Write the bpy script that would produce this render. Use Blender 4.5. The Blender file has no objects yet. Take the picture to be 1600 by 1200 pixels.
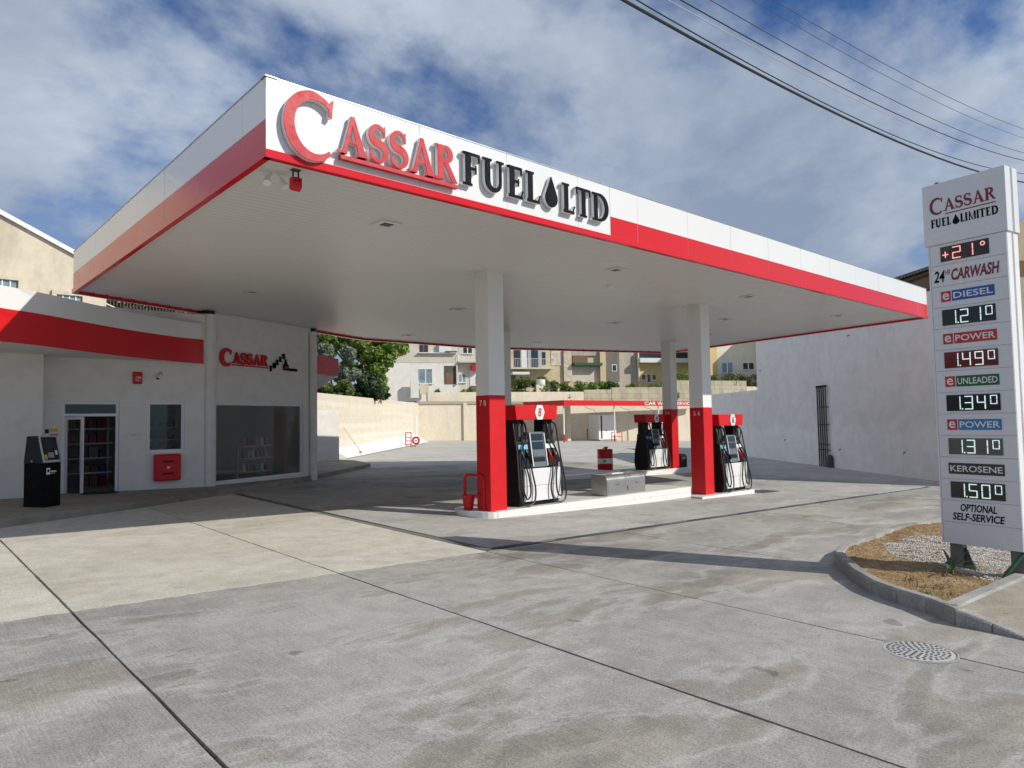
import bpy, math, random
from mathutils import Vector, Matrix
random.seed(7)
sc = bpy.context.scene
COL = sc.collection
R = math.radians

# ------------------------------------------------------------------ camera
F_PX, W_PX, H_PX = 1105.0, 1600, 1200
CAM = Vector((0, 0, 1.86))
PITCH, ROLL, YAW = R(3.0), R(1.0), R(47.9)
fw = Vector((math.cos(YAW)*math.cos(PITCH), math.sin(YAW)*math.cos(PITCH), math.sin(PITCH)))
r0 = Vector((math.sin(YAW), -math.cos(YAW), 0)); u0 = r0.cross(fw)
rt = r0*math.cos(ROLL) - u0*math.sin(ROLL)
up = r0*math.sin(ROLL) + u0*math.cos(ROLL)
cam = bpy.data.cameras.new('camera'); camo = bpy.data.objects.new('camera', cam)
COL.objects.link(camo)
M = Matrix((rt, up, -fw)).transposed().to_4x4(); M.translation = CAM
camo.matrix_world = M
cam.sensor_width = 36; cam.lens = F_PX/W_PX*36; cam.clip_end = 2000; cam.clip_start = .05
sc.camera = camo
sc.render.resolution_x, sc.render.resolution_y = 1024, 768

# ------------------------------------------------------------------ world and sun
SUN_TO = Vector((0.71, -1.28, 1.0)).normalized()
elev = math.asin(SUN_TO.z); az = math.atan2(SUN_TO.x, SUN_TO.y)
w = bpy.data.worlds.new('World'); sc.world = w; w.use_nodes = True
nt = w.node_tree; N = nt.nodes; L = nt.links
for n in list(N): N.remove(n)
out = N.new('ShaderNodeOutputWorld'); bg = N.new('ShaderNodeBackground'); bg.inputs[1].default_value = 0.083
sky = N.new('ShaderNodeTexSky'); sky.sky_type = 'NISHITA'; sky.sun_disc = False
sky.sun_elevation = elev; sky.sun_rotation = az; sky.air_density = 1.0; sky.dust_density = 0.4; sky.ozone_density = 2.5
tc = N.new('ShaderNodeTexCoord'); sep = N.new('ShaderNodeSeparateXYZ'); L.new(tc.outputs['Generated'], sep.inputs[0])
zz = N.new('ShaderNodeMath'); zz.operation = 'MAXIMUM'; zz.inputs[1].default_value = 0.0; L.new(sep.outputs[2], zz.inputs[0])
za = N.new('ShaderNodeMath'); za.operation = 'ADD'; za.inputs[1].default_value = 0.42; L.new(zz.outputs[0], za.inputs[0])
dx = N.new('ShaderNodeMath'); dx.operation = 'DIVIDE'; L.new(sep.outputs[0], dx.inputs[0]); L.new(za.outputs[0], dx.inputs[1])
dy = N.new('ShaderNodeMath'); dy.operation = 'DIVIDE'; L.new(sep.outputs[1], dy.inputs[0]); L.new(za.outputs[0], dy.inputs[1])
cmb = N.new('ShaderNodeCombineXYZ'); L.new(dx.outputs[0], cmb.inputs[0]); L.new(dy.outputs[0], cmb.inputs[1]); cmb.inputs[2].default_value = 3.1
def wnoise(scale, detail, rough, dist, off):
    mp = N.new('ShaderNodeMapping'); mp.inputs['Location'].default_value = off
    L.new(cmb.outputs[0], mp.inputs[0])
    n = N.new('ShaderNodeTexNoise'); n.inputs['Scale'].default_value = scale; n.inputs['Detail'].default_value = detail
    n.inputs['Roughness'].default_value = rough; n.inputs['Distortion'].default_value = dist
    L.new(mp.outputs[0], n.inputs['Vector']); return n
CL_OFF = (1.36, 2.46, 0)
c1 = wnoise(1.55, 9, .56, .15, CL_OFF); c2 = wnoise(4.6, 8, .6, .1, (7.7, 3.1, 2))
addn = N.new('ShaderNodeMath'); addn.operation = 'MULTIPLY_ADD'; addn.inputs[1].default_value = .30
L.new(c2.outputs[0], addn.inputs[0]); L.new(c1.outputs[0], addn.inputs[2])
mr = N.new('ShaderNodeMapRange'); mr.interpolation_type = 'SMOOTHSTEP'
mr.inputs[1].default_value = .49; mr.inputs[2].default_value = .69; mr.inputs[4].default_value = .97
L.new(addn.outputs[0], mr.inputs[0])
# more haze and cloud close to the horizon
hz = N.new('ShaderNodeMapRange'); hz.interpolation_type = 'SMOOTHSTEP'
hz.inputs[1].default_value = .05; hz.inputs[2].default_value = .50; hz.inputs[3].default_value = .75; hz.inputs[4].default_value = .02
L.new(zz.outputs[0], hz.inputs[0])
mx_ = N.new('ShaderNodeMath'); mx_.operation = 'MAXIMUM'; L.new(mr.outputs[0], mx_.inputs[0]); L.new(hz.outputs[0], mx_.inputs[1])
c3 = wnoise(2.1, 9, .6, .2, (1.3, 8.2, 5))
ccol = N.new('ShaderNodeValToRGB')
ccol.color_ramp.elements[0].position = .36; ccol.color_ramp.elements[0].color = (3.3, 4.1, 5.6, 1)
ccol.color_ramp.elements[1].position = .64; ccol.color_ramp.elements[1].color = (6.4, 7.3, 8.5, 1)
L.new(c3.outputs[0], ccol.inputs[0])
blue = N.new('ShaderNodeMixRGB'); blue.blend_type = 'MULTIPLY'; blue.inputs[0].default_value = 1
blue.inputs[2].default_value = (.25, .63, 1.10, 1); L.new(sky.outputs[0], blue.inputs[1])
mixc = N.new('ShaderNodeMixRGB'); L.new(mx_.outputs[0], mixc.inputs[0]); L.new(blue.outputs[0], mixc.inputs[1]); L.new(ccol.outputs[0], mixc.inputs[2])
L.new(mixc.outputs[0], bg.inputs[0]); L.new(bg.outputs[0], out.inputs[0])

sl = bpy.data.lights.new('sun', 'SUN'); sl.energy = 4.3; sl.angle = R(.55); sl.color = (1, .93, .82)
so = bpy.data.objects.new('sun', sl); COL.objects.link(so); so.location = (20, -30, 40)
so.rotation_euler = SUN_TO.to_track_quat('Z', 'Y').to_euler()
sc.view_settings.view_transform = 'Standard'; sc.view_settings.look = 'None'
sc.view_settings.exposure = 0.0; sc.view_settings.gamma = 1; sc.view_settings.use_curve_mapping = False
sc.render.engine = 'CYCLES'
sc.cycles.max_bounces = 7; sc.cycles.diffuse_bounces = 4; sc.cycles.glossy_bounces = 3; sc.cycles.transmission_bounces = 6; sc.cycles.transparent_max_bounces = 8

# ------------------------------------------------------------------ pixel -> point helpers
def ray(x, y): return fw*F_PX + rt*(x-800) + up*(600-y)
def on_z(x, y, z):
    d = ray(x, y); return CAM + d*((z-CAM.z)/d.z)
def on_pl(x, y, n, p):
    d = ray(x, y); n = Vector(n); return CAM + d*((Vector(p)-CAM).dot(n)/d.dot(n))
GA, GB, GC = .05, -.025, .02
def G(x, y): return GA + GB*x + GC*y
def gp(x, y, dz=0):
    return on_pl(x, y, (-GB, -GC, 1), (0, 0, GA+dz))
def zat(x, y, P):
    d = ray(x, y); t = (d.x*P[0]+d.y*P[1])/(d.x**2+d.y**2); return CAM.z + d.z*t

# ------------------------------------------------------------------ materials
def newmat(name):
    m = bpy.data.materials.new(name); m.use_nodes = True
    return m, m.node_tree.nodes, m.node_tree.links, m.node_tree.nodes['Principled BSDF']
def noise(n, l, scale, detail=4, rough=.55, dist=0, vec=None, mscale=None):
    t = n.new('ShaderNodeTexNoise'); t.inputs['Scale'].default_value = scale; t.inputs['Detail'].default_value = detail
    t.inputs['Roughness'].default_value = rough; t.inputs['Distortion'].default_value = dist
    if vec is not None:
        if mscale is not None:
            mp = n.new('ShaderNodeMapping'); mp.inputs['Scale'].default_value = mscale; l.new(vec, mp.inputs[0]); vec = mp.outputs[0]
        l.new(vec, t.inputs['Vector'])
    return t.outputs[0]
def ramp(n, l, fac, stops):
    r = n.new('ShaderNodeValToRGB'); e = r.color_ramp.elements
    while len(e) < len(stops): e.new(.5)
    for i, (p, c) in enumerate(stops):
        e[i].position = p
        if not isinstance(c, (tuple, list)): c = (c, c, c)
        e[i].color = (*c[:3], 1)
    l.new(fac, r.inputs[0]); return r.outputs[0]
def mix(n, l, mode, fac, a, b):
    m = n.new('ShaderNodeMixRGB'); m.blend_type = mode
    for i, s in enumerate((fac, a, b)):
        if hasattr(s, 'is_output'): l.new(s, m.inputs[i])
        elif i == 0: m.inputs[0].default_value = s
        else: m.inputs[i].default_value = (*s[:3], 1)
    return m.outputs[0]
def bump(n, l, bs, h, strength, dist=.01):
    b = n.new('ShaderNodeBump'); b.inputs['Strength'].default_value = strength; b.inputs['Distance'].default_value = dist
    l.new(h, b.inputs['Height']); l.new(b.outputs[0], bs.inputs['Normal'])
def pos(n): return n.new('ShaderNodeNewGeometry').outputs['Position']

MATS = {}
def mat(name, col, rough=.5, metal=0, var=.10, vscale=3, bmp=0, bscale=60, spec=.5, coat=0, emit=None, estr=0):
    if name in MATS: return MATS[name]
    m, n, l, b = newmat(name); p = pos(n)
    f = noise(n, l, vscale, 5, .6, .2, p)
    lo = tuple(c*(1-var) for c in col); hi = tuple(min(1, c*(1+var*.6)) for c in col)
    l.new(ramp(n, l, f, [(.3, lo), (.7, hi)]), b.inputs['Base Color'])
    rr = ramp(n, l, noise(n, l, vscale*2.3, 4, .6, 0, p), [(.3, max(.02, rough*.8)), (.75, min(1, rough*1.2))])
    l.new(rr, b.inputs['Roughness'])
    b.inputs['Metallic'].default_value = metal; b.inputs['Specular IOR Level'].default_value = spec
    b.inputs['Coat Weight'].default_value = coat; b.inputs['Coat Roughness'].default_value = .06
    if bmp: bump(n, l, b, noise(n, l, bscale, 4, .6, 0, p), bmp)
    if emit: b.inputs['Emission Color'].default_value = (*emit, 1); b.inputs['Emission Strength'].default_value = estr
    MATS[name] = m; return m

def concrete(name, dark, mid, light, broom=1.0, powder=.5, rnd=.12, warm=(1, 1, 1), soil=.35):
    m, n, l, b = newmat(name); P = pos(n)
    oi = n.new('ShaderNodeObjectInfo')
    off = n.new('ShaderNodeVectorMath'); off.operation = 'MULTIPLY_ADD'
    l.new(oi.outputs['Random'], off.inputs[0]); off.inputs[1].default_value = (1.7, .9, 0); l.new(P, off.inputs[2])
    Q = off.outputs[0]
    n1 = noise(n, l, .42, 10, .60, .25, Q, (.7, 1.15, 1))
    c = ramp(n, l, n1, [(.32, dark), (.5, mid), (.68, light)])
    n2 = noise(n, l, 3.4, 10, .70, .15, Q)
    c = mix(n, l, 'MULTIPLY', .8, c, ramp(n, l, n2, [(.30, .74), (.55, 1.0), (.75, 1.14)]))
    # pale dried washings
    n3 = noise(n, l, .75, 12, .66, .3, Q, (.5, 1.3, 1))
    pw = ramp(n, l, n3, [(.54, 0.0), (.63, .8), (.75, 1.0)])
    pm = n.new('ShaderNodeMath'); pm.operation = 'MULTIPLY'; pm.inputs[1].default_value = powder; l.new(pw, pm.inputs[0])
    c = mix(n, l, 'MIX', pm.outputs[0], c, tuple(min(.62, k*1.22) for k in light))
    # damp brownish stains with fairly definite edges
    n4 = noise(n, l, .62, 11, .60, .35, Q, (.6, 1.5, 1))
    sm = n.new('ShaderNodeMath'); sm.operation = 'MULTIPLY'; sm.inputs[1].default_value = soil
    l.new(ramp(n, l, n4, [(.535, 0.0), (.575, .75), (.70, 1.0)]), sm.inputs[0])
    c = mix(n, l, 'MULTIPLY', sm.outputs[0], c, (.74, .68, .60))
    # pale tide line round each stain
    rim = n.new('ShaderNodeMath'); rim.operation = 'MULTIPLY'; rim.inputs[1].default_value = powder*.45
    l.new(ramp(n, l, n4, [(.495, 0.0), (.525, 1.0), (.545, 0.0)]), rim.inputs[0])
    c = mix(n, l, 'MIX', rim.outputs[0], c, tuple(min(.66, k*1.3) for k in light))
    # drips and small dark marks
    n5 = noise(n, l, 5.5, 3, .5, 1.2, Q, (.45, 1.6, 1))
    c = mix(n, l, 'MULTIPLY', ramp(n, l, n5, [(.695, 0.0), (.73, .55)]), c, (.42, .40, .37))
    n6 = noise(n, l, 2.1, 2, .5, .2, Q)
    c = mix(n, l, 'MULTIPLY', ramp(n, l, n6, [(.735, 0.0), (.76, .6)]), c, (.40, .39, .37))
    br = noise(n, l, 1, 3, .6, .15, P, (95, 2.2, 1))
    sp = noise(n, l, 75, 5, .8, 0, P)
    c = mix(n, l, 'MULTIPLY', .55*broom, c, ramp(n, l, br, [(.3, .74), (.7, 1.14)]))
    c = mix(n, l, 'MULTIPLY', .9, c, ramp(n, l, sp, [(.34, .50), (.52, .98), (.66, 1.30)]))
    sv = n.new('ShaderNodeMath'); sv.operation = 'MULTIPLY_ADD'; sv.inputs[1].default_value = rnd*2; sv.inputs[2].default_value = 1-rnd
    l.new(oi.outputs['Random'], sv.inputs[0])
    c = mix(n, l, 'MULTIPLY', 1, c, sv.outputs[0])
    c = mix(n, l, 'MULTIPLY', 1, c, warm)
    l.new(c, b.inputs['Base Color'])
    b.inputs['Roughness'].default_value = .82; b.inputs['Specular IOR Level'].default_value = .35
    hsum = n.new('ShaderNodeMath'); hsum.operation = 'MULTIPLY_ADD'; hsum.inputs[1].default_value = .9*broom
    l.new(br, hsum.inputs[0]); l.new(sp, hsum.inputs[2])
    bump(n, l, b, hsum.outputs[0], .55, .006)
    MATS[name] = m; return m

def plaster(name, col, stain, amt=.5, scale=1.2, joints=None, rough=.85, vert=True):
    """rendered or painted wall with streaky stains; joints=(w,h,mortar) adds fine block courses"""
    m, n, l, b = newmat(name); P = pos(n)
    n1 = noise(n, l, scale, 8, .65, .6, P, (1, 1, .35) if vert else None)
    n2 = noise(n, l, scale*5, 6, .6, .3, P)
    f = ramp(n, l, n1, [(.44, 0.0), (.70, 1.0)])
    fm = n.new('ShaderNodeMath'); fm.operation = 'MULTIPLY'; fm.inputs[1].default_value = amt; l.new(f, fm.inputs[0])
    c = mix(n, l, 'MIX', fm.outputs[0], col, stain)
    c = mix(n, l, 'MULTIPLY', .5, c, ramp(n, l, n2, [(.3, .82), (.6, 1.05)]))
    if joints:
        wd, hh, mort = joints
        sp = n.new('ShaderNodeSeparateXYZ'); l.new(P, sp.inputs[0])
        a = n.new('ShaderNodeMath'); a.operation = 'SUBTRACT'; l.new(sp.outputs[0], a.inputs[0]); l.new(sp.outputs[1], a.inputs[1])
        cb = n.new('ShaderNodeCombineXYZ'); l.new(a.outputs[0], cb.inputs[0]); l.new(sp.outputs[2], cb.inputs[1])
        bt = n.new('ShaderNodeTexBrick'); l.new(cb.outputs[0], bt.inputs['Vector'])
        bt.inputs['Scale'].default_value = 1; bt.inputs['Brick Width'].default_value = wd; bt.inputs['Row Height'].default_value = hh
        bt.inputs['Mortar Size'].default_value = .018; bt.inputs['Mortar Smooth'].default_value = .3
        bt.inputs['Color1'].default_value = (1, 1, 1, 1); bt.inputs['Color2'].default_value = (.86, .84, .8, 1); bt.inputs['Mortar'].default_value = (mort, mort, mort*.95, 1)
        c = mix(n, l, 'MULTIPLY', 1, c, bt.outputs['Color'])
    l.new(c, b.inputs['Base Color']); b.inputs['Roughness'].default_value = rough
    bump(n, l, b, noise(n, l, 45, 5, .6, 0, P), .25, .01)
    MATS[name] = m; return m

def leafmat(name, c0, c1):
    m, n, l, b = newmat(name); P = pos(n)
    f = noise(n, l, 2.2, 5, .7, 0, P); f2 = noise(n, l, 19, 2, .5, 0, P)
    c = mix(n, l, 'MULTIPLY', .7, ramp(n, l, f, [(.32, c0), (.68, c1)]), ramp(n, l, f2, [(.3, .55), (.7, 1.25)]))
    l.new(c, b.inputs['Base Color']); b.inputs['Roughness'].default_value = .5
    t = n.new('ShaderNodeBsdfTranslucent'); l.new(c, t.inputs[0])
    ms = n.new('ShaderNodeMixShader'); ms.inputs[0].default_value = .35
    l.new(b.outputs[0], ms.inputs[1]); l.new(t.outputs[0], ms.inputs[2])
    l.new(ms.outputs[0], n['Material Output'].inputs[0])
    MATS[name] = m; return m
def schlick(n, l, f0=.04):
    # reflectance of a thin pane, the same from both sides
    lw = n.new('ShaderNodeLayerWeight'); lw.inputs[0].default_value = .5
    p = n.new('ShaderNodeMath'); p.operation = 'POWER'; p.inputs[1].default_value = 5; l.new(lw.outputs['Facing'], p.inputs[0])
    a = n.new('ShaderNodeMath'); a.operation = 'MULTIPLY_ADD'; a.inputs[1].default_value = 1-f0; a.inputs[2].default_value = f0; l.new(p.outputs[0], a.inputs[0])
    return a.outputs[0]
def glassmat(name, tint, refl=.06, rough=.01, through=1.0):
    m, n, l, b = newmat(name)
    tr = n.new('ShaderNodeBsdfTransparent'); tr.inputs[0].default_value = (*tint, 1)
    gl = n.new('ShaderNodeBsdfGlossy'); gl.inputs['Roughness'].default_value = rough
    ms = n.new('ShaderNodeMixShader'); l.new(schlick(n, l, .04+refl), ms.inputs[0]); l.new(tr.outputs[0], ms.inputs[1]); l.new(gl.outputs[0], ms.inputs[2])
    l.new(ms.outputs[0], n['Material Output'].inputs[0])
    MATS[name] = m; return m
def lifted_glass(name, tint, lift):  # clear pane with a pale diffuse veil painted in as added brightness
    m, n, l, b = newmat(name)
    tr = n.new('ShaderNodeBsdfTransparent'); tr.inputs[0].default_value = (*tint, 1)
    df = n.new('ShaderNodeBsdfDiffuse'); df.inputs[0].default_value = (.6, .6, .57, 1)
    gl = n.new('ShaderNodeBsdfGlossy'); gl.inputs['Roughness'].default_value = .03
    m1 = n.new('ShaderNodeMixShader'); l.new(ramp(n, l, noise(n, l, 1.2, 5, .6, .3, pos(n)), [(.3, lift*.7), (.7, lift*1.2)]), m1.inputs[0]); l.new(tr.outputs[0], m1.inputs[1]); l.new(df.outputs[0], m1.inputs[2])
    ms = n.new('ShaderNodeMixShader'); l.new(schlick(n, l, .045), ms.inputs[0]); l.new(m1.outputs[0], ms.inputs[1]); l.new(gl.outputs[0], ms.inputs[2])
    l.new(ms.outputs[0], n['Material Output'].inputs[0])
    MATS[name] = m; return m
def leds(name, col, strength):
    m, n, l, b = newmat(name)
    vz = n.new('ShaderNodeTexVoronoi'); vz.inputs['Scale'].default_value = 75; l.new(pos(n), vz.inputs['Vector'])
    hue = n.new('ShaderNodeHueSaturation'); hue.inputs['Saturation'].default_value = .5 if col[0] < .95 else .05
    l.new(vz.outputs['Color'], hue.inputs['Color'])
    c = mix(n, l, 'MIX', .72, hue.outputs[0], col)
    b.inputs['Base Color'].default_value = (.05, .05, .05, 1)
    l.new(c, b.inputs['Emission Color']); b.inputs['Emission Strength'].default_value = strength
    MATS[name] = m; return m

WHITE = mat('white_panel', (.73, .745, .745), .22, var=.03, vscale=.6, coat=.3)
WPAINT = mat('white_paint', (.78, .78, .76), .45, var=.05, vscale=.8, bmp=.05)
SOFFIT = newmat('soffit_white')[0]; SOFFIT.node_tree.nodes['Principled BSDF'].inputs['Base Color'].default_value = (.70, .69, .665, 1); SOFFIT.node_tree.nodes['Principled BSDF'].inputs['Roughness'].default_value = .34
RED = mat('red_panel', (.60, .014, .020), .14, var=.04, vscale=.8, spec=.42)
REDP = mat('red_paint', (.60, .010, .016), .42, var=.08, vscale=2.5, bmp=.03, spec=.35)
REDL = mat('red_letter', (.50, .016, .032), .5, var=.12, vscale=5, spec=.3)
PINK = mat('letter_return', (.80, .74, .73), .45, var=.05)
RETW = mat('letter_return_white', (.76, .78, .77), .45, var=.05)
BLACKL = mat('black_letter', (.004, .006, .011), .65, var=.1, spec=.1)
BLACK = mat('black_plastic', (.009, .009, .0095), .5, var=.2, vscale=6, spec=.25)
RUBBER = mat('black_rubber', (.016, .016, .017), .5, var=.2, vscale=8)
DGREY = mat('dark_grey_metal', (.06, .065, .07), .5, .0, var=.15)
GREY = mat('grey_metal', (.42, .44, .46), .35, .7, var=.1)
STEEL = mat('stainless_steel', (.52, .51, .48), .30, .9, var=.12, vscale=2, bmp=.04, bscale=20)
ALU = mat('white_aluminium', (.76, .77, .78), .35, var=.04)
TILE = mat('white_tile', (.80, .80, .78), .25, var=.06, vscale=5)
GROUT = mat('grout', (.45, .44, .42), .8, var=.1)
YELLOWR = mat('yellow_plastic', (.75, .42, .04), .4)
ORANGE = mat('orange_plastic', (.55, .14, .04), .4)
BLUEP = mat('blue_plastic', (.012, .05, .19), .4)
LBLUE = mat('light_blue_label', (.16, .52, .72), .4, var=.2, vscale=30)
SCREEN = mat('dark_screen', (.022, .035, .05), .12, var=.2, vscale=8)
PGREY = mat('pump_grey', (.13, .16, .19), .35, var=.10)
SOOT = mat('dark_joint', (.035, .034, .032), .9, var=.3, vscale=9)
CONC = concrete('grey_concrete', (.275, .268, .25), (.375, .367, .343), (.45, .44, .415), 1.0, .65, .04, soil=.68)
CONCB = concrete('beige_concrete', (.51, .49, .415), (.58, .56, .485), (.63, .615, .545), .2, .3, .02, soil=.3)
CONCP = concrete('pad_concrete', (.33, .33, .32), (.42, .42, .405), (.50, .495, .48), .4, .3, .05, soil=.4)
CONCW = concrete('walkway_concrete', (.25, .225, .18), (.33, .30, .25), (.40, .37, .31), .3, .2, .04)
KERB = concrete('kerb_concrete', (.26, .255, .24), (.36, .35, .33), (.46, .45, .43), .1, .4, .12)
SHOPW = plaster('shop_white_render', (.74, .73, .70), (.66, .64, .58), .4, .5)
GREYW = plaster('pale_grey_render', (.83, .815, .785), (.73, .71, .68), .6, .4)
CREAM = plaster('cream_block_wall', (.70, .645, .545), (.62, .56, .46), .45, .8, (1.1, .27, .90))
CREAM2 = plaster('cream_render', (.66, .595, .48), (.50, .44, .34), .5, .9)
STONE = plaster('limestone_blocks', (.50, .45, .34), (.27, .245, .20), .8, 1.1, (1.1, .52, .52))
BEIGE = plaster('stained_beige_render', (.62, .555, .44), (.36, .31, .23), .75, .7)
GLASS = glassmat('shop_glass', (.70, .73, .72), .0)
DGLASS = mat('dark_window_glass', (.03, .04, .05), .06, var=.3, vscale=.8)
BGLASS = mat('pale_window_glass', (.22, .30, .36), .08, var=.4, vscale=1.2)
GREENAW = mat('green_awning', (.02, .10, .05), .7)
BARK = mat('bark', (.14, .10, .07), .9, var=.3, bmp=.5, bscale=30)
LEAF1 = leafmat('green_leaves', (.10, .18, .025), (.25, .36, .055))
LEAF2 = leafmat('grey_green_leaves', (.12, .17, .11), (.30, .36, .26))
LEAF3 = leafmat('dark_leaves', (.02, .055, .02), (.06, .12, .04))
LEAF4 = leafmat('bush_leaves', (.07, .12, .025), (.20, .27, .06))
LEAF5 = leafmat('dry_leaves', (.07, .08, .02), (.20, .19, .06))
LEDW = leds('white_led', (.62, .92, .90), 1.0)
LEDR = leds('red_led', (1.0, .20, .16), 1.3)

# ------------------------------------------------------------------ mesh builder
def setp(o, label=None, cat=None, group=None, kind=None):
    if label: o['label'] = label
    if cat: o['category'] = cat
    if group: o['group'] = group
    if kind: o['kind'] = kind
    return o
class MB:
    def __init__(s): s.v = []; s.f = []
    def add(s, vs, fs):
        k = len(s.v); s.v += [tuple(p) for p in vs]; s.f += [tuple(i+k for i in f) for f in fs]; return s
    def box(s, x0, x1, y0, y1, z0, z1):
        return s.obox((x0, y0, z0), (x1-x0, 0, 0), (0, y1-y0, 0), (0, 0, z1-z0))
    def obox(s, o, a, b, c):
        o, a, b, c = map(Vector, (o, a, b, c))
        vs = [o, o+a, o+a+b, o+b, o+c, o+a+c, o+a+b+c, o+b+c]
        fs = [(0, 3, 2, 1), (4, 5, 6, 7), (0, 1, 5, 4), (1, 2, 6, 5), (2, 3, 7, 6), (3, 0, 4, 7)]
        if a.cross(b).dot(c) < 0: fs = [f[::-1] for f in fs]
        return s.add(vs, fs)
    def prism(s, poly, fn, d0, d1):
        n = len(poly); ar = sum(poly[i][0]*poly[(i+1) % n][1]-poly[(i+1) % n][0]*poly[i][1] for i in range(n))
        if ar < 0: poly = poly[::-1]
        vs = [fn(u, v, d0) for u, v in poly]+[fn(u, v, d1) for u, v in poly]
        fs = [tuple(range(n-1, -1, -1)), tuple(range(n, 2*n))]+[(i, (i+1) % n, n+(i+1) % n, n+i) for i in range(n)]
        e1 = Vector(fn(1, 0, 0))-Vector(fn(0, 0, 0)); e2 = Vector(fn(0, 1, 0))-Vector(fn(0, 0, 0)); e3 = Vector(fn(0, 0, 1))-Vector(fn(0, 0, 0))
        if e1.cross(e2).dot(e3)*(d1-d0) < 0: fs = [f[::-1] for f in fs]
        return s.add(vs, fs)
    def ribbon(s, pts, ws, fn, d0, d1):
        """a stroke of varying width as one closed strip"""
        n = len(pts); lf, rg = [], []
        for i, (x, y) in enumerate(pts):
            a = pts[max(0, i-1)]; b = pts[min(n-1, i+1)]
            tx, ty = b[0]-a[0], b[1]-a[1]; q = math.hypot(tx, ty) or 1
            h = ws[i]/2; lf.append((x-ty/q*h, y+tx/q*h)); rg.append((x+ty/q*h, y-tx/q*h))
        vs = []
        for d in (d0, d1):
            vs += [fn(u, v, d) for u, v in lf]+[fn(u, v, d) for u, v in rg]
        fs = []
        for i in range(n-1):
            fs += [(i, n+i, n+i+1, i+1), (2*n+i, 2*n+i+1, 3*n+i+1, 3*n+i),
                   (i, i+1, 2*n+i+1, 2*n+i), (n+i, 3*n+i, 3*n+i+1, n+i+1)]
        fs += [(0, 2*n, 3*n, n), (n-1, 2*n-1, 4*n-1, 3*n-1)]
        return s.add(vs, fs)
    def tube(s, pts, r, n=8, cap=True):
        pts = [Vector(p) for p in pts]; k = len(s.v); m = len(pts)
        rs = r if isinstance(r, (list, tuple)) else [r]*m
        prev = None
        for i, p in enumerate(pts):
            t = (pts[min(m-1, i+1)]-pts[max(0, i-1)]).normalized()
            if prev is None:
                a = Vector((0, 0, 1)) if abs(t.z) < .9 else Vector((1, 0, 0)); prev = t.cross(a).normalized()
            prev = (prev - t*prev.dot(t)).normalized(); b = t.cross(prev)
            for j in range(n):
                an = 2*math.pi*j/n; s.v.append(tuple(p+(prev*math.cos(an)+b*math.sin(an))*rs[i]))
        for i in range(m-1):
            for j in range(n):
                s.f.append((k+i*n+j, k+i*n+(j+1) % n, k+(i+1)*n+(j+1) % n, k+(i+1)*n+j))
        if cap:
            s.f.append(tuple(k+j for j in range(n))[::-1]); s.f.append(tuple(k+(m-1)*n+j for j in range(n)))
        return s
    def lathe(s, prof, n=20, c=(0, 0, 0)):
        k = len(s.v)
        for r_, z in prof:
            for j in range(n):
                a = 2*math.pi*j/n; s.v.append((c[0]+r_*math.cos(a), c[1]+r_*math.sin(a), c[2]+z))
        for i in range(len(prof)-1):
            for j in range(n):
                s.f.append((k+i*n+j, k+i*n+(j+1) % n, k+(i+1)*n+(j+1) % n, k+(i+1)*n+j))
        s.f.append(tuple(k+j for j in range(n))[::-1]); s.f.append(tuple(k+(len(prof)-1)*n+j for j in range(n)))
        return s
    def build(s, name, m, parent=None, local=False, smooth=False, bevel=0, fix=False):
        me = bpy.data.meshes.new(name); me.from_pydata(s.v, [], s.f); me.materials.append(m)
        if fix:
            import bmesh
            bm = bmesh.new(); bm.from_mesh(me); bmesh.ops.recalc_face_normals(bm, faces=bm.faces); bm.to_mesh(me); bm.free()
        me.update()
        if smooth:
            me.polygons.foreach_set('use_smooth', [True]*len(me.polygons))
            me.set_sharp_from_angle(angle=R(40))
        o = bpy.data.objects.new(name, me); COL.objects.link(o)
        if parent is not None: adopt(o, parent, local)
        if bevel:
            b = o.modifiers.new('bevel', 'BEVEL'); b.width = bevel; b.segments = 2; b.limit_method = 'ANGLE'; b.angle_limit = R(40)
        return o
def worldloc(o):
    p = Vector((0, 0, 0))
    while o is not None:
        p += o.location + o.matrix_parent_inverse.translation if o.parent else o.location
        o = o.parent
    return p
def adopt(o, parent, local=False):
    o.parent = parent
    if not local: o.matrix_parent_inverse = Matrix.Translation(-worldloc(parent))
def thing(name, label, cat, loc=(0, 0, 0), rz=0, group=None):
    o = bpy.data.objects.new(name, None); COL.objects.link(o); o.empty_display_size = .2
    o.location = loc; o.rotation_euler = (0, 0, rz)
    return setp(o, label, cat, group)
def one(name, mb, m, label, cat, group=None, **k):
    return setp(mb.build(name, m, **k), label, cat, group)
def copy_tree(o, parent=None):
    c = o.copy(); COL.objects.link(c)
    if parent is not None:
        inv = o.matrix_parent_inverse.copy(); c.parent = parent; c.matrix_parent_inverse = inv
    for ch in list(o.children): copy_tree(ch, c)
    return c
def frame(o, ex, ey, en):
    o, ex, ey, en = map(Vector, (o, ex, ey, en))
    return lambda u, v, d: o+ex*u+ey*v+en*d
def plate(fn, u0, u1, v0, v1, d0, d1, mb=None):
    mb = mb or MB(); return mb.prism([(u0, v0), (u1, v0), (u1, v1), (u0, v1)], fn, d0, d1)
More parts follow.
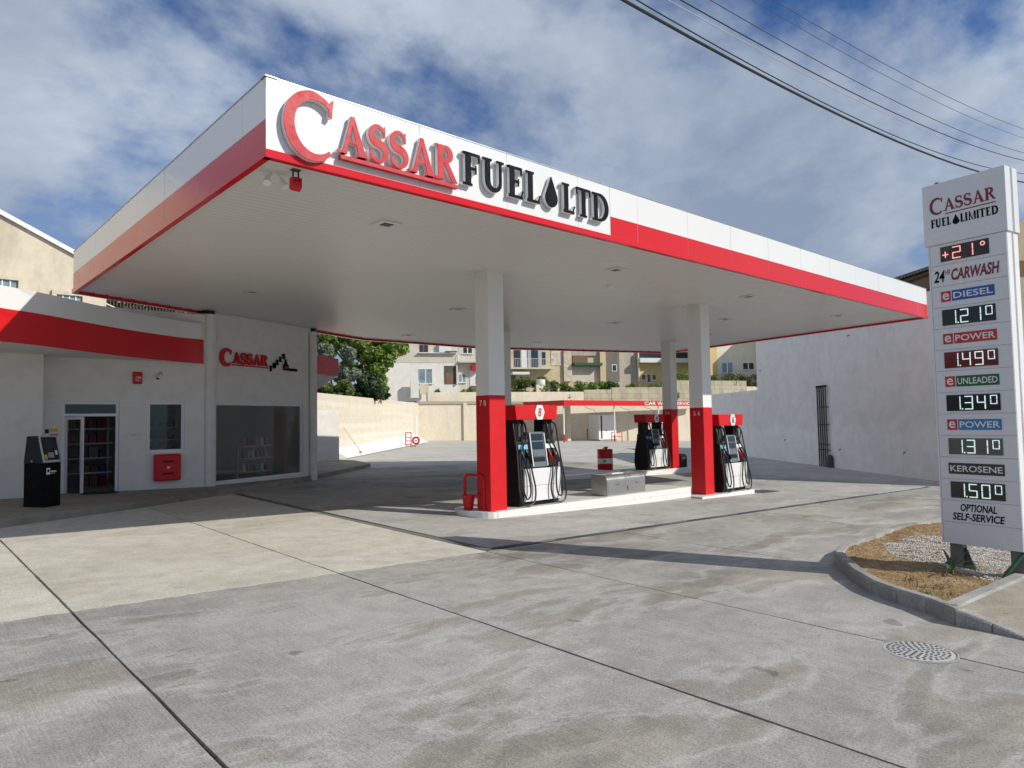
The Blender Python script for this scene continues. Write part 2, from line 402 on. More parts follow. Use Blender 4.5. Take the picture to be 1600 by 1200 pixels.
def text(s, fn, u0, u1, v0, v1, d, m, parent, name='lettering', shear=0, thick=.004, keep=False, bold=0):
    cu = bpy.data.curves.new('t', 'FONT'); cu.body = s; cu.size = 1; cu.resolution_u = 3; cu.offset = bold
    ob = bpy.data.objects.new('t', cu); COL.objects.link(ob)
    me = bpy.data.meshes.new_from_object(ob)
    bpy.data.objects.remove(ob); bpy.data.curves.remove(cu)
    vs = [(v.co.x+v.co.y*shear, v.co.y) for v in me.vertices]
    xs = [a for a, _ in vs]; ys = [b for _, b in vs]
    sx = (u1-u0)/(max(xs)-min(xs)); sy = (v1-v0)/(max(ys)-min(ys))
    if keep:
        sx = min(sx, sy); sy = sx
    ox = (u0+u1)/2-(max(xs)+min(xs))/2*sx; oy = (v0+v1)/2-(max(ys)+min(ys))/2*sy
    for v, (a, b) in zip(me.vertices, vs): v.co = fn(ox+a*sx, oy+b*sy, d)
    n_ = Vector(fn(0, 0, 1))-Vector(fn(0, 0, 0))
    me.update()
    if me.polygons and me.polygons[0].normal.dot(n_) < 0: me.flip_normals()
    me.materials.clear(); me.materials.append(m); me.name = name
    o = bpy.data.objects.new(name, me); COL.objects.link(o); adopt(o, parent)
    return o

# serif capitals, cap height 1: list of ('p', polygon) and ('r', points, widths)
def arc(cx, cy, rx, ry, a0, a1, n=16):
    return [(cx+rx*math.cos(R(a0+(a1-a0)*i/n)), cy+ry*math.sin(R(a0+(a1-a0)*i/n))) for i in range(n+1)]
def rect(x0, x1, y0, y1): return ('p', [(x0, y0), (x1, y0), (x1, y1), (x0, y1)])
def glyph(ch, b=1.0):
    t, s = .16*b, .075*b       # thick and thin strokes
    sf = .06*b
    def srf(xc, wd, y): return rect(xc-wd/2, xc+wd/2, y, y+sf)
    if ch == 'A': return .92, [('p', [(.14, 0), (.14+s*1.2, 0), (.52, .97), (.44, 1)]), ('p', [(.78-t*.55, 0), (.78+t*.65, 0), (.53, 1), (.42, 1), (.42, .93)]),
                               rect(.26, .66, .29, .29+s), srf(.16, .30, 0), srf(.78, .34, 0)]
    if ch == 'S':
        p = arc(.36, .73, .22, .225, 20, 270, 16)+arc(.36, .27, .25, .235, 90, -160, 16)[1:]
        wd = [s+(t*1.12-s)*math.exp(-((i-len(p)/2)/(len(p)*.23))**2) for i in range(len(p))]
        return .70, [('r', p, wd), ('p', [(.54, .70), (.61, .70), (.59, 1.0), (.55, .93)]), ('p', [(.08, .31), (.15, .31), (.14, .06), (.10, 0)])]
    if ch == 'C':
        p = arc(.55, .5, .47, .47, 48, 312, 30)
        wd = [s*.9+(t*1.15-s)*max(0, math.sin(math.pi*i/(len(p)-1)))**1.4 for i in range(len(p))]
        return 1.0, [('r', p, wd), ('p', [(.83, .72), (.90, .70), (.93, 1.0), (.86, .93)])]
    if ch == 'R':
        p = [(.22, 1-s/2)]+arc(.40, .75, .22, .25-s/2, 90, -90, 14)+[(.22, .5+s/2)]
        wd = [s]+[s+(t-s)*math.sin(math.pi*i/14) for i in range(15)]+[s]
        return .88, [rect(.14, .14+t, .02, .98), ('r', p, wd), ('p', [(.36, .50), (.54, .52), (.86, .03), (.90, 0), (.68, 0)]), srf(.22, .34, 0), srf(.19, .28, 1-sf)]
    if ch == 'F': return .72, [rect(.14, .14+t, .02, .98), rect(.1, .66, 1-s, 1), rect(.25, .54, .48, .48+s), ('p', [(.60, .74), (.66, .74), (.66, .99), (.60, .99)]), ('p', [(.50, .38), (.54, .38), (.54, .64), (.50, .64)]), srf(.22, .34, 0), srf(.19, .28, .995-sf)]
    if ch == 'E': return .74, [rect(.14, .14+t, .02, .98), rect(.1, .64, 1-s, 1), rect(.25, .52, .48, .48+s), rect(.1, .66, 0, s), ('p', [(.58, .76), (.64, .76), (.64, .99), (.58, .99)]), ('p', [(.60, .01), (.70, .27), (.65, .27), (.56, .01)]), ('p', [(.48, .39), (.52, .39), (.52, .63), (.48, .63)]), srf(.19, .28, .993-sf)]
    if ch == 'L': return .70, [rect(.14, .14+t, .02, .98), rect(.1, .62, 0, s), ('p', [(.56, .01), (.67, .28), (.62, .28), (.52, .01)]), srf(.22, .34, 1-sf)]
    if ch == 'T': return .80, [rect(.40-t/2, .40+t/2, .02, .98), rect(.04, .76, 1-s, 1), ('p', [(.04, .74), (.09, .74), (.11, .99), (.04, .99)]), ('p', [(.76, .74), (.71, .74), (.69, .99), (.76, .99)]), srf(.40, .34, 0)]
    if ch == 'I': return .44, [rect(.22-t/2, .22+t/2, .02, .98), srf(.22, .34, 0), srf(.22, .34, 1-sf)]
    if ch == 'U':
        p = [(.22, .97), (.22, .36)]+arc(.46, .32, .24, .27, 180, 360, 14)[1:]+[(.70, .97)]
        wd = [t, t]+[t+(s*1.1-t)*(i/13) for i in range(14)]+[s*1.1]
        return .92, [('r', p, wd), srf(.21, .34, 1-sf), srf(.70, .28, 1-sf)]
    if ch == 'D':
        p = [(.22, 1-s/2)]+arc(.40, .5, .42, .5-s/2, 90, -90, 18)+[(.22, s/2)]
        wd = [s]+[s+(t*1.05-s)*math.sin(math.pi*i/18) for i in range(19)]+[s]
        return .96, [rect(.14, .14+t, .02, .98), ('r', p, wd), srf(.19, .28, .003), srf(.19, .28, .997-sf)]
    if ch == 'M': return 1.12, [('p', [(.15, 0), (.15+s, 0), (.15+s+.05, 1), (.15, 1)]), ('p', [(.14, 1), (.30, 1), (.60, .12), (.54, 0)]), ('p', [(.54, 0), (.60, .0), (.92, .97), (.86, 1)]), rect(.84, .84+t, .02, .98), srf(.18, .28, 0), srf(.92, .32, 0)]
    if ch == 'drop':
        p = [(.32, 1.06)]+[(.32+.31*math.cos(R(a)), .31+.31*math.sin(R(a))) for a in range(28, -209, -12)]
        return .64, [('p', p)]
def put_glyph(ch, fn, u, v, h, wscale, d0, d1, face, ret, parent, name='letter', bold=1.0, face_t=.012):
    wd, ps = glyph(ch, bold)
    sub = lambda a, b, d: fn(u+a*h*wscale, v+b*h, d)
    body, fc = MB(), MB()
    for i, q in enumerate(ps):
        e = i*.0012
        if ret is not None:
            (body.prism(q[1], sub, d0, d1-e) if q[0] == 'p' else body.ribbon(q[1], q[2], sub, d0, d1-e))
        a0 = d1-e if ret is not None else d0
        (fc.prism(q[1], sub, a0, d1+face_t-e) if q[0] == 'p' else fc.ribbon(q[1], q[2], sub, a0, d1+face_t-e))
    if ret is not None:
        o = body.build(name, ret, parent, fix=True); fc.build('face', face, o, fix=True)
    else:
        o = fc.build(name, face, parent, fix=True)
    return wd*h*wscale
def word(s, fn, u0, u1, v, h, d0, d1, face, ret, parent, bold=1.0, name='letter', face_t=.012):
    tot = sum(glyph(c)[0] for c in s)*h; ws = (u1-u0)/tot; u = u0
    for c in s: u += put_glyph(c, fn, u, v, h, ws, d0, d1, face, ret, parent, name, bold, face_t)

# ================================================================== GROUND
def slab_poly(poly, name, m, parent, th=.03, dz=0, taper=0):
    mb = MB(); n = len(poly)
    top = [(x, y, G(x, y)+dz) for x, y in poly]; bot = [(x, y, G(x, y)+dz-th) for x, y in poly]
    ar = sum(poly[i][0]*poly[(i+1) % n][1]-poly[(i+1) % n][0]*poly[i][1] for i in range(n))
    fs = [tuple(range(n))]+[((i+1) % n, i, n+i, n+(i+1) % n) for i in range(n)]
    if ar < 0: fs = [f[::-1] for f in fs]
    mb.add(top+bot, fs)
    return mb.build(name, m, parent)
gmb = MB(); S = 420
gmb.add([(x, y, G(x, y)-.025) for x, y in ((-S, -S), (S, -S), (S, S), (-S, S))], [(0, 1, 2, 3)])
ground = setp(gmb.build('ground', SOOT), 'dark sunken bed showing in the joints between the concrete slabs', 'ground', kind='structure')
def ragged(x0, x1, y0, y1, step=.16, amp=.006):
    """slab outline whose edges wander a little, like cut joints"""
    pts = []
    def run(a, b, fx):
        k = max(2, min(90, int(abs(b-a)/step)))
        for i in range(k):
            t = a+(b-a)*i/k; pts.append(fx(t, random.uniform(-amp, amp) if i else 0))
    run(x0, x1, lambda t, e: (t, y0+e)); run(y0, y1, lambda t, e: (x1+e, t))
    run(x1, x0, lambda t, e: (t, y1+e)); run(y1, y0, lambda t, e: (x0+e, t))
    return pts
XJ = [-40, -16, -6.8, -4.07, -1.34, 1.40, 4.12, 6.42]
g_ = .012
for i in range(len(XJ)-1):
    a, b_ = XJ[i]+g_, XJ[i+1]-g_
    slab_poly(ragged(a, b_, -40, 7.71), 'concrete_slab', CONC, ground)
    slab_poly([(x_, y_ if y_ > 7.75 else y_+random.uniform(-.02, .02)) for x_, y_ in ragged(a, b_, 7.69, 24, .09, .003)], 'concrete_slab', CONCB, ground, dz=.003)
XR = [6.42, 9.35, 13.6, 18.4, 24, 34, 60, 95]
for i in range(len(XR)-1):
    slab_poly(ragged(XR[i]+g_*.7, XR[i+1]-g_*.7, -40, 7.71, amp=.004), 'concrete_slab', CONC, ground)
XP = [6.62, 10.6, 14.8, 19.2, 24.5]
for i in range(len(XP)-1):
    for (ya, yb) in ((7.90, 12.9), (12.91, 18.0), (18.01, 24.0)):
        slab_poly(ragged(XP[i]+.006, XP[i+1]-.006, ya, yb, amp=.003), 'concrete_slab', CONCP if ya < 12 else CONC, ground)
YARD = concrete('yard_concrete', (.44, .43, .39), (.51, .50, .46), (.57, .56, .52), .3, .4, .02, soil=.4)
slab_poly([(24.51, 7.72), (90, 7.72), (90, 90), (24.51, 90)], 'concrete_slab', YARD, ground)
slab_poly([(-16, 24.02), (24.5, 24.02), (24.5, 90), (-16, 90)], 'concrete_slab', YARD, ground)

# slot drains round the fuelling pad
def drain(name, label, p, q, wid, nb):
    p, q = Vector((*p, 0)), Vector((*q, 0)); d = (q-p); ln = d.length; d.normalize(); s = Vector((-d.y, d.x, 0))
    root = thing(name, label, 'drain', (p.x, p.y, G(p.x, p.y)), group='slot drains framing the fuelling pad')
    for sgn in (-1, 1):
        mb = MB(); a = p+s*sgn*(wid/2-.008); b = q+s*sgn*(wid/2-.008)
        mb.add([(v.x+s.x*e, v.y+s.y*e, G(v.x, v.y)+zz) for v in (a, b) for e in (-.008, .008) for zz in (-.02, .003)],
               [(0, 1, 3, 2), (4, 6, 7, 5), (1, 5, 7, 3), (0, 2, 6, 4), (0, 4, 5, 1), (2, 3, 7, 6)])
        mb.build('edge_frame', DGREY, root, fix=True)
    mb = MB()
    for i in range(nb):
        c = p+d*(ln*(i+.5)/nb); h = ln/nb*.28
        o = c-d*h-s*(wid/2-.016)
        mb.obox((o.x, o.y, G(c.x, c.y)-.018), d*2*h, s*(wid-.032), (0, 0, .019))
    setp(mb.build('grate_bars', mat('grate_iron', (.17, .165, .15), .7), root), kind='stuff')
drain('slot_drain', 'long grating strip along the beige slabs beside the pad', (6.52, 7.78), (6.40, 17.4), .17, 300)
drain('slot_drain', 'dark narrow slot drain along the front edge of the pad', (6.5, 7.81), (20.6, 7.81), .10, 8)
one('floor_grate', MB().obox((17.9, 9.75, G(18, 9.9)+.002), (.9, 0, -.02), (0, .5, .01), (0, 0, .006)), DGREY,
    'dark square floor grate beyond the end of the pump island', 'drain grate')

# manhole cover
mc = gp(1435, 1019)
mh = thing('manhole_cover', 'round pale cast-iron manhole cover with raised studs in the concrete', 'manhole cover', (mc.x, mc.y, G(mc.x, mc.y)))
MHM = mat('cast_iron_pale', (.55, .55, .54), .55, .2, var=.2, vscale=20, bmp=.2)
MB().lathe([(.285, 0), (.285, .006), (.27, .009), (.268, .004)], 40).build('rim', KERB, mh, local=True, smooth=True)
MB().lathe([(.255, 0), (.255, .010), (.245, .012)], 40).build('lid', MHM, mh, local=True, smooth=True)
mb = MB()
for ri in range(6):
    rr = .03+.038*ri; k = int(2*math.pi*rr/.046)
    for j in range(k):
        an = 2*math.pi*(j+.5*(ri % 2))/k; x, y = rr*math.cos(an), rr*math.sin(an)
        mb.box(x-.0095, x+.0095, y-.0095, y+.0095, .012, .016)
st = setp(mb.build('studs', mat('stud_dark', (.13, .13, .125), .7), mh, local=True), kind='stuff')

# ================================================================== CANOPY
ZS, ZT = 4.76, 5.58
CP = [(3.03, 7.18), (23.25, 7.22), (25.85, 18.3), (17.6, 21.18), (12.28, 21.19), (3.06, 17.09)]
can = thing('fuel_canopy', 'large flat white and red filling station canopy on four pillars', 'canopy', (9, 10.4, .1))
# soffit of narrow boards running along the front
def xr(y):
    xs = []
    for i in range(6):
        (x0, y0), (x1, y1) = CP[i], CP[(i+1) % 6]
        if (y0-y)*(y1-y) < 0: xs.append(x0+(x1-x0)*(y-y0)/(y1-y0))
    return (min(xs), max(xs)) if len(xs) > 1 else None
mb = MB(); y = 7.25; bi = 0
while y < 21.15:
    q0, q1 = xr(y+.003), xr(min(y+.13, 21.16))
    a, b_ = max(q0[0], q1[0])+.04, min(q0[1], q1[1])-.04
    dz = random.uniform(-.0015, .0015)
    sec = [(y, ZS+.016), (y+.012, ZS), (y+.065, ZS-.002), (y+.118, ZS), (y+.13, ZS+.016)]
    k = len(mb.v)
    for xx in (a, b_): mb.v += [(xx, yy, zq) for yy, zq in sec]
    mb.f += [(k+i, k+i+1, k+6+i, k+5+i)[::-1] for i in range(4)]
    y += .13; bi += 1
so_ = setp(mb.build('soffit_boards', SOFFIT, can, smooth=False, fix=False), kind='stuff')
MB().prism(CP, lambda u, v, d: (u, v, d), ZS+.02, ZT-.12).build('roof_deck', GREY, can)
def fascia(p, q, seams, bands, trim=True):
    p, q = Vector((*p, 0)), Vector((*q, 0)); d = q-p; ln = d.length; d.normalize(); nrm = Vector((d.y, -d.x, 0))
    fn = frame(p, d, (0, 0, 1), nrm)
    ss = [0]+[s for s in seams if 0.05 < s < ln-.05]+[ln]
    for i in range(len(ss)-1):
        for (t0, t1, z0, z1, m) in bands:
            a, b_ = max(ss[i], t0), min(ss[i+1], t1)
            if b_-a < .05: continue
            e = random.uniform(0, .0018)
            plate(fn, a+.003, b_-.003, z0, z1, -.03, .0+e).build('fascia_panel', m, can)
    if trim:
        plate(fn, -.02, ln+.02, ZS-.065, ZS+.028, -.06, .022).build('edge_trim', RED, can, bevel=.006)
        plate(fn, -.015, ln+.015, ZT+.001, ZT+.012, -.12, .008).build('top_capping', GREY, can)
    return fn
zb0 = ZS+.03
pitch = 1.46
FN = fascia(CP[0], CP[1], [.51+pitch*i for i in range(15)], [(0, 5.64, zb0, ZT, WHITE), (5.645, 30, zb0, 5.10, RED), (5.645, 30, 5.102, ZT, WHITE)])
fascia(CP[5], CP[0], [.55+1.45*i for i in range(7)], [(0, 30, zb0, 5.12, RED), (0, 30, 5.122, ZT, WHITE)])
fascia(CP[1], CP[2], [1.46*i for i in range(9)], [(0, 30, zb0, 5.10, RED), (0, 30, 5.102, ZT, WHITE)])
for i in (2, 3, 4):
    fascia(CP[i], CP[i+1], [1.46*j for j in range(9)], [(0, 30, zb0, 5.12, RED), (0, 30, 5.122, ZT, WHITE)])
# sign letters on the front fascia
fu = lambda x: x-3.03
put_glyph('C', FN, fu(3.20), 4.775, .735, .84, .018, .075, REDL, PINK, can, bold=1.12)
word('ASSAR', FN, fu(3.82), fu(5.53), 4.935, .45, .018, .075, REDL, PINK, can, 1.25)
plate(FN, fu(3.86), fu(5.53), 4.86, 4.91, .03, .085).build('underline_bar', REDL, can, bevel=.004)
word('FUEL', FN, fu(5.60), fu(7.06), 4.955, .44, .018, .075, BLACKL, RETW, can, 1.2)
put_glyph('drop', FN, fu(7.13), 4.955, .43, .95, .018, .075, BLACKL, RETW, can, 'drop_emblem')
word('LTD', FN, fu(7.47), fu(8.56), 4.94, .44, .018, .075, BLACKL, RETW, can, 1.2)

# pillars
PIL = [((8.70, 10.28), .16, '7 8'), ((15.63, 10.08), -.08, '5 6'), ((22.15, 15.65), .0, '3 4'), ((14.97, 17.05), .08, '1 2')]
for (px_, py_), zb, num in PIL:
    sz = .40
    up_ = MB().box(px_, px_+sz, py_, py_+sz, zb+2.2, ZS+.005).build('pillar', WPAINT, can, bevel=.008)
    MB().box(px_-.004, px_+sz+.004, py_-.004, py_+sz+.004, zb-.02, zb+2.2).build('red_cladding', REDP, up_, bevel=.008)
    MB().box(px_-.09, px_+sz+.09, py_-.09, py_+sz+.09, ZS-.012, ZS-.001).build('collar_plate', SOFFIT, up_)
    fnl = frame((px_-.004, py_+sz, zb), (0, -1, 0), (0, 0, 1), (-1, 0, 0))
    text(num, fnl, .06, .36, 2.0, 2.11, .004, WPAINT, up_, 'pillar_number', keep=True)
# downlights
for (lx, ly) in [(5.49, 8.74), (10.63, 8.7), (15.58, 8.7), (20.8, 8.8), (6.05, 15.05), (11.11, 14.31), (16.51, 13.6), (13.11, 19.6), (18.25, 18.7), (18.68, 11.2), (21.6, 13.6)]:
    o = MB()
    for (a, b_, c, d_) in ((-.17, .17, -.17, -.09), (-.17, .17, .09, .17), (-.17, -.09, -.09, .09), (.09, .17, -.09, .09)):
        o.box(lx+a, lx+b_, ly+c, ly+d_, ZS-.016, ZS-.004)
    o = o.build('downlight', SOFFIT, can)
    MB().box(lx-.09, lx+.09, ly-.09, ly+.09, ZS-.006, ZS+.002).build('lens', DGREY, o)
    MB().box(lx-.09, lx+.09, ly-.008, ly+.008, ZS-.012, ZS-.0065).build('divider', GREY, o)
one('smoke_sensor', MB().lathe([(.05, -.05), (.07, -.02), (.07, 0)], 14, (11.79, 9.84, ZS-.004)), WPAINT, 'small round white sensor under the canopy ceiling', 'sensor')
# camera and floodlights beneath the front left corner
q = on_z(462, 265, ZS)
sp = thing('security_light', 'red hanging floodlight box on a bracket under the canopy corner', 'security light', (q.x, q.y, ZS-.004)); sp.scale = (.68,)*3
MB().box(-.07, .07, -.05, .05, -.018, 0).build('mounting_plate', DGREY, sp, local=True)
for sx in (-.055, .04):
    MB().box(sx, sx+.015, -.02, .02, -.16, -.018).build('bracket_arm', DGREY, sp, local=True)
b_ = MB().prism([(-.07, -.14), (.06, -.13), (.08, -.30), (.02, -.36), (-.07, -.30)], lambda u, v, d: (d, u, v), -.085, .085).build('housing', REDP, sp, local=True, bevel=.012)
for sx in (-.04, .03):
    MB().lathe([(.016, 0), (.016, .012)], 10, (sx, 0, 0)).build('lens', BLACK, b_, local=True).matrix_parent_inverse = Matrix.Translation((0, -.07, -.2)) @ Matrix.Rotation(R(90), 4, 'X')
q = on_z(428, 270, ZS)
sp = thing('twin_spotlight', 'pair of small white spotlights fixed under the canopy corner', 'spotlight', (q.x, q.y, ZS-.004)); sp.scale = (.9,)*3
MB().lathe([(.045, -.03), (.05, 0)], 14).build('base', WPAINT, sp, local=True)
for sx, dx_ in ((-1, -.5), (1, .8)):
    MB().tube([(0, 0, -.02), (.08*sx, -.01, -.06)], .012).build('arm', WPAINT, sp, local=True)
    MB().tube([(.08*sx, 0, -.05), (.09*sx+.02*dx_, -.02, -.11), (.09*sx+.05*dx_, -.06, -.17)], [.025, .04, .05], 12).build('lamp_head', WPAINT, sp, local=True, smooth=True)

# ================================================================== PUMP ISLANDS
def island(name, label, x0, x1, y0, y1, zt, rl=False):
    r_ = (y1-y0)/2; poly = []
    if rl:
        poly = arc(x0+r_*.55, (y0+y1)/2, r_*.55, r_, 90, 270, 12)+[(x1, y0), (x1, y1)]
    else: poly = [(x0, y0), (x1, y0), (x1, y1), (x0, y1)]
    ins = .012
    root = setp(MB().prism(poly, lambda u, v, d: (u, v, d), G(x1, y0)-.1, zt-.012).build(name, GROUT), label, 'kerb island', kind='structure')
    # tiles: front face courses, end face, and a border on top; smooth screed inside
    n = int((x1-x0-(r_*.55 if rl else 0))/.20); xs = x0+(r_*.55 if rl else 0)
    tw = (x1-xs)/n
    h0 = G((x0+x1)/2, y0)-.05
    rows = 1 if zt-h0 < .24 else 2
    for i in range(n):
        a, b_ = xs+i*tw+.002, xs+(i+1)*tw-.002
        for k in range(rows):
            za_, zb_ = h0+(zt-h0)*k/rows+.002, h0+(zt-h0)*(k+1)/rows-.002
            e = random.uniform(0, .0015)
            MB().box(a, b_, y0-.010-e, y0-.0005, za_, zb_).build('tile', TILE, root)
        MB().box(a, b_, y0+.001, y0+.19, zt-.011, zt+random.uniform(0, .001)).build('tile', TILE, root)
    m_ = int((y1-y0)/.2)
    for i in range(m_):
        a, b_ = y0+(y1-y0)*i/m_+.002, y0+(y1-y0)*(i+1)/m_-.002
        MB().box(x1+.0005, x1+.010, a, b_, h0, zt-.002).build('tile', TILE, root)
    if rl:
        pa = arc(x0+r_*.55, (y0+y1)/2, r_*.55+.01, r_+.01, 92, 268, 12); pb = arc(x0+r_*.55, (y0+y1)/2, r_*.55, r_, 92, 268, 12)
        for i in range(12):
            pq = [pa[i], pa[i+1], pb[i+1], pb[i]]
            MB().prism(pq, lambda u, v, d: (u, v, d), h0, zt-.002).build('tile', TILE, root)
    inner = [(u, v) for u, v in (poly if not rl else arc(x0+r_*.55, (y0+y1)/2, r_*.52, r_-.01, 90, 270, 12)+[(x1-.005, y0+.195), (x1-.005, y1-.01)])]
    if not rl: inner = [(x0+.01, y0+.195), (x1-.005, y0+.195), (x1-.005, y1-.01), (x0+.01, y1-.01)]
    else: inner = [(u, max(v, y0+.195) if u > x0+r_*.5 else v) for u, v in inner]
    MB().prism(inner, lambda u, v, d: (u, v, d), zt-.011, zt-.003).build('screed', mat('screed', (.60, .60, .58), .6, var=.1), root)
    return root
I1 = island('pump_island', 'white tiled pump island with rounded end under pump 8', 8.45, 15.1, 10.17, 11.35, .16, True)
I2 = island('pump_island', 'lower white tiled pump island step carrying pump 6', 15.113, 17.6, 9.86, 11.30, -.08)
I3 = island('pump_island', 'shaded white tiled rear island behind the steel cabinet', 14.2, 19.2, 15.75, 17.7, .08)
I4 = island('pump_island', 'rear white tiled island carrying pump 4', 20.1, 23.4, 15.55, 17.0, .0)

# ================================================================== FUEL PUMPS
def make_pump(name, label, num, loc):
    t = thing(name, label, 'fuel pump', loc, 0, 'fuel pumps with red headers')
    b = lambda *a: MB().box(*a)
    # plinth and side body: a dark shell wide at the foot and narrow above (seen from the side)
    b(-.56, .56, -.27, .27, 0, .07).build('plinth', BLACK, t, True)
    prof = [(-.30, .07), (.30, .07), (.33, .30), (.29, .72), (.20, 1.05), (.17, 1.30), (-.17, 1.30), (-.20, 1.05), (-.28, .74), (-.33, .30)]
    for sx in (-1, 1):
        MB().prism(prof, lambda u, v, d: (sx*(.40+d), u, v), 0, .17).build('side_shell', BLACK, t, True, bevel=.02)
    b(-.40, .40, -.20, .20, .07, 1.32).build('core', DGREY, t, True)
    MB().prism([(-.46, .09), (.56, .09), (.56, .74), (-.46, .74)], lambda u, v, d: (u, -.285-d, v), 0, .06).build('front_panel', WHITE, t, True, bevel=.015)
    b(-.45, .45, -.352, -.346, .40, .404).build('panel_seam', GREY, t, True)
    # centre console, raked back, with screen, keypad and card slot
    c = MB().prism([(-.31, .76), (-.20, 1.47), (-.02, 1.47), (-.02, .76)], lambda u, v, d: (d, u, v), -.20, .22).build('console', PGREY, t, True, bevel=.012)
    def tilt(z): return -.31+(z-.76)*(.11/.71)
    def onc(nm, x0, x1, z0, z1, m, th=.012):
        MB().prism([(tilt(z0)-th, z0), (tilt(z1)-th, z1), (tilt(z1)+.001, z1), (tilt(z0)+.001, z0)], lambda u, v, d: (d, u, v), x0, x1).build(nm, m, c, True)
    onc('display', -.15, .17, 1.30, 1.43, SCREEN); onc('display', -.15, .17, 1.12, 1.27, SCREEN, .010)
    onc('keypad', -.15, .17, .98, 1.09, PGREY, .014); onc('card_slot', -.15, .17, .87, .96, BLACK, .008)
    for x in (-.20, .205): onc('console_edge', x, x+.02, .78, 1.45, ALU, .02)
    # nozzle bays
    for sx, m1, m2 in ((-1, BLUEP, BLACK), (1, REDP, DGREY)):
        bay = MB().prism([(-.29, .76), (-.20, 1.28), (-.02, 1.28), (-.02, .76)], lambda u, v, d: (d, u, v), sx*.385-.165, sx*.385+.165).build('nozzle_bay', BLACK, t, True, bevel=.01)
        for k, m in ((-.07, m1), (.075, m2)):
            x = sx*.385+k
            z0 = 1.20
            MB().prism([(-.235, z0-.07), (-.22, z0+.02), (-.2, z0+.02), (-.2, z0-.07)], lambda u, v, d: (d, u, v), x-.055, x+.055).build('product_label', LBLUE if sx < 0 else WPAINT, bay, True)
            nz = MB().tube([(x, -.27, 1.06), (x, -.30, .98), (x, -.36, .93), (x, -.37, .84)], [.020, .034, .036, .024], 8).build('nozzle', m, t, True, smooth=True)
            MB().tube([(x, -.34, .99), (x, -.40, .95), (x, -.41, .87), (x, -.37, .84)], .008, 6).build('trigger_guard', BLACK, nz, True)
            MB().tube([(x, -.24, 1.13), (x, -.27, 1.06)], .012, 6).build('spout', GREY, nz, True)
    # hose towers and header
    for sx in (-1, 1):
        MB().prism([(-.15, .0), (.15, 0), (.13, .5), (-.13, .5)], lambda u, v, d: (sx*.41+d, u, 1.28+v), -.14, .14).build('hose_tower', BLACK, t, True, bevel=.015)
        b(sx*.41-.03, sx*.41+.03, -.158, -.150, 1.38, 1.62).build('tower_inset', DGREY, t, True)
    MB().prism([(-.58, 1.72), (.56, 1.72), (.60, 2.02), (-.62, 2.02)], lambda u, v, d: (u, d, v), -.26, .26).build('header', REDP, t, True, bevel=.012)
    fn = frame((0, -.262, 0), (1, 0, 0), (0, 0, 1), (0, -1, 0))
    hx, hz_ = .06, 1.87
    bd = MB().prism([(hx-.14, hz_), (hx-.075, hz_-.15), (hx+.075, hz_-.15), (hx+.14, hz_), (hx+.075, hz_+.15), (hx-.075, hz_+.15)], fn, .0, .012).build('number_badge', WHITE, t, True, bevel=.003)
    fn2 = lambda u, v, d: Vector(loc)+Vector(fn(u, v, d))
    text(num, fn2, hx-.05, hx+.05, hz_-.09, hz_+.09, .0135, REDL if num == '8' else BLACKL, bd, 'pump_number', shear=.15, bold=.025)
    # hoses: from the tower top down the outside, a slack loop by the foot and up to the nozzle
    rnd = random.Random(num)
    def spline(pts, r_):
        P_ = [Vector(p) for p in pts]; P_ = [P_[0]]+P_+[P_[-1]]; cp = []
        for i in range(1, len(P_)-2):
            for s_ in range(7):
                u = s_/7
                cp.append(.5*((2*P_[i])+(-P_[i-1]+P_[i+1])*u+(2*P_[i-1]-5*P_[i]+4*P_[i+1]-P_[i+2])*u*u+(-P_[i-1]+3*P_[i]-3*P_[i+1]+P_[i+2])*u**3))
        cp.append(P_[-2]); cp = [Vector((p.x, p.y, max(p.z, .022))) for p in cp]
        MB().tube(cp, r_, 8).build('hose', RUBBER, t, True, smooth=True)
    for sx in (-1, 1):
        e = rnd.uniform(-.02, .02)
        # outer hose: hangs clear of the side and sweeps low across the front
        spline([(sx*.52, -.10, 1.68), (sx*.60, -.18, 1.60), (sx*.60, -.26, 1.2), (sx*.63, -.34, .70), (sx*.66, -.40, .32), (sx*.58+e, -.43, .08), (sx*.44, -.43, .03), (sx*.27, -.42, .10), (sx*.22, -.40, .34), (sx*.28, -.39, .62), (sx*.385-.07*sx, -.37, .84)], .017)
        # inner hose: straight down by the tower, short loop on the panel
        spline([(sx*.33, -.16, 1.68), (sx*.30, -.23, 1.60), (sx*.34, -.27, 1.34), (sx*.53, -.30, 1.02), (sx*.58, -.37, .60), (sx*.52, -.42, .22), (sx*.43+e, -.425, .16), (sx*.37, -.42, .28), (sx*.385, -.39, .58), (sx*.385+.075*sx, -.37, .84)], .017)
        # return loop at the tower head
        spline([(sx*.50, -.15, 1.69), (sx*.47, -.24, 1.62), (sx*.43, -.25, 1.42), (sx*.36, -.25, 1.36), (sx*.31, -.24, 1.50), (sx*.30, -.16, 1.69)], .013)
    return t
make_pump('fuel_pump', 'black and white fuel pump badged 8 beside the pillar with the guard hoop', '8', (10.08, 10.66, .16))
make_pump('fuel_pump', 'black and white fuel pump badged 6 on the lower island step', '6', (16.88, 10.30, -.08))
make_pump('fuel_pump', 'black and white fuel pump badged 4 on the rear island near the car wash', '4', (21.38, 16.08, .0))

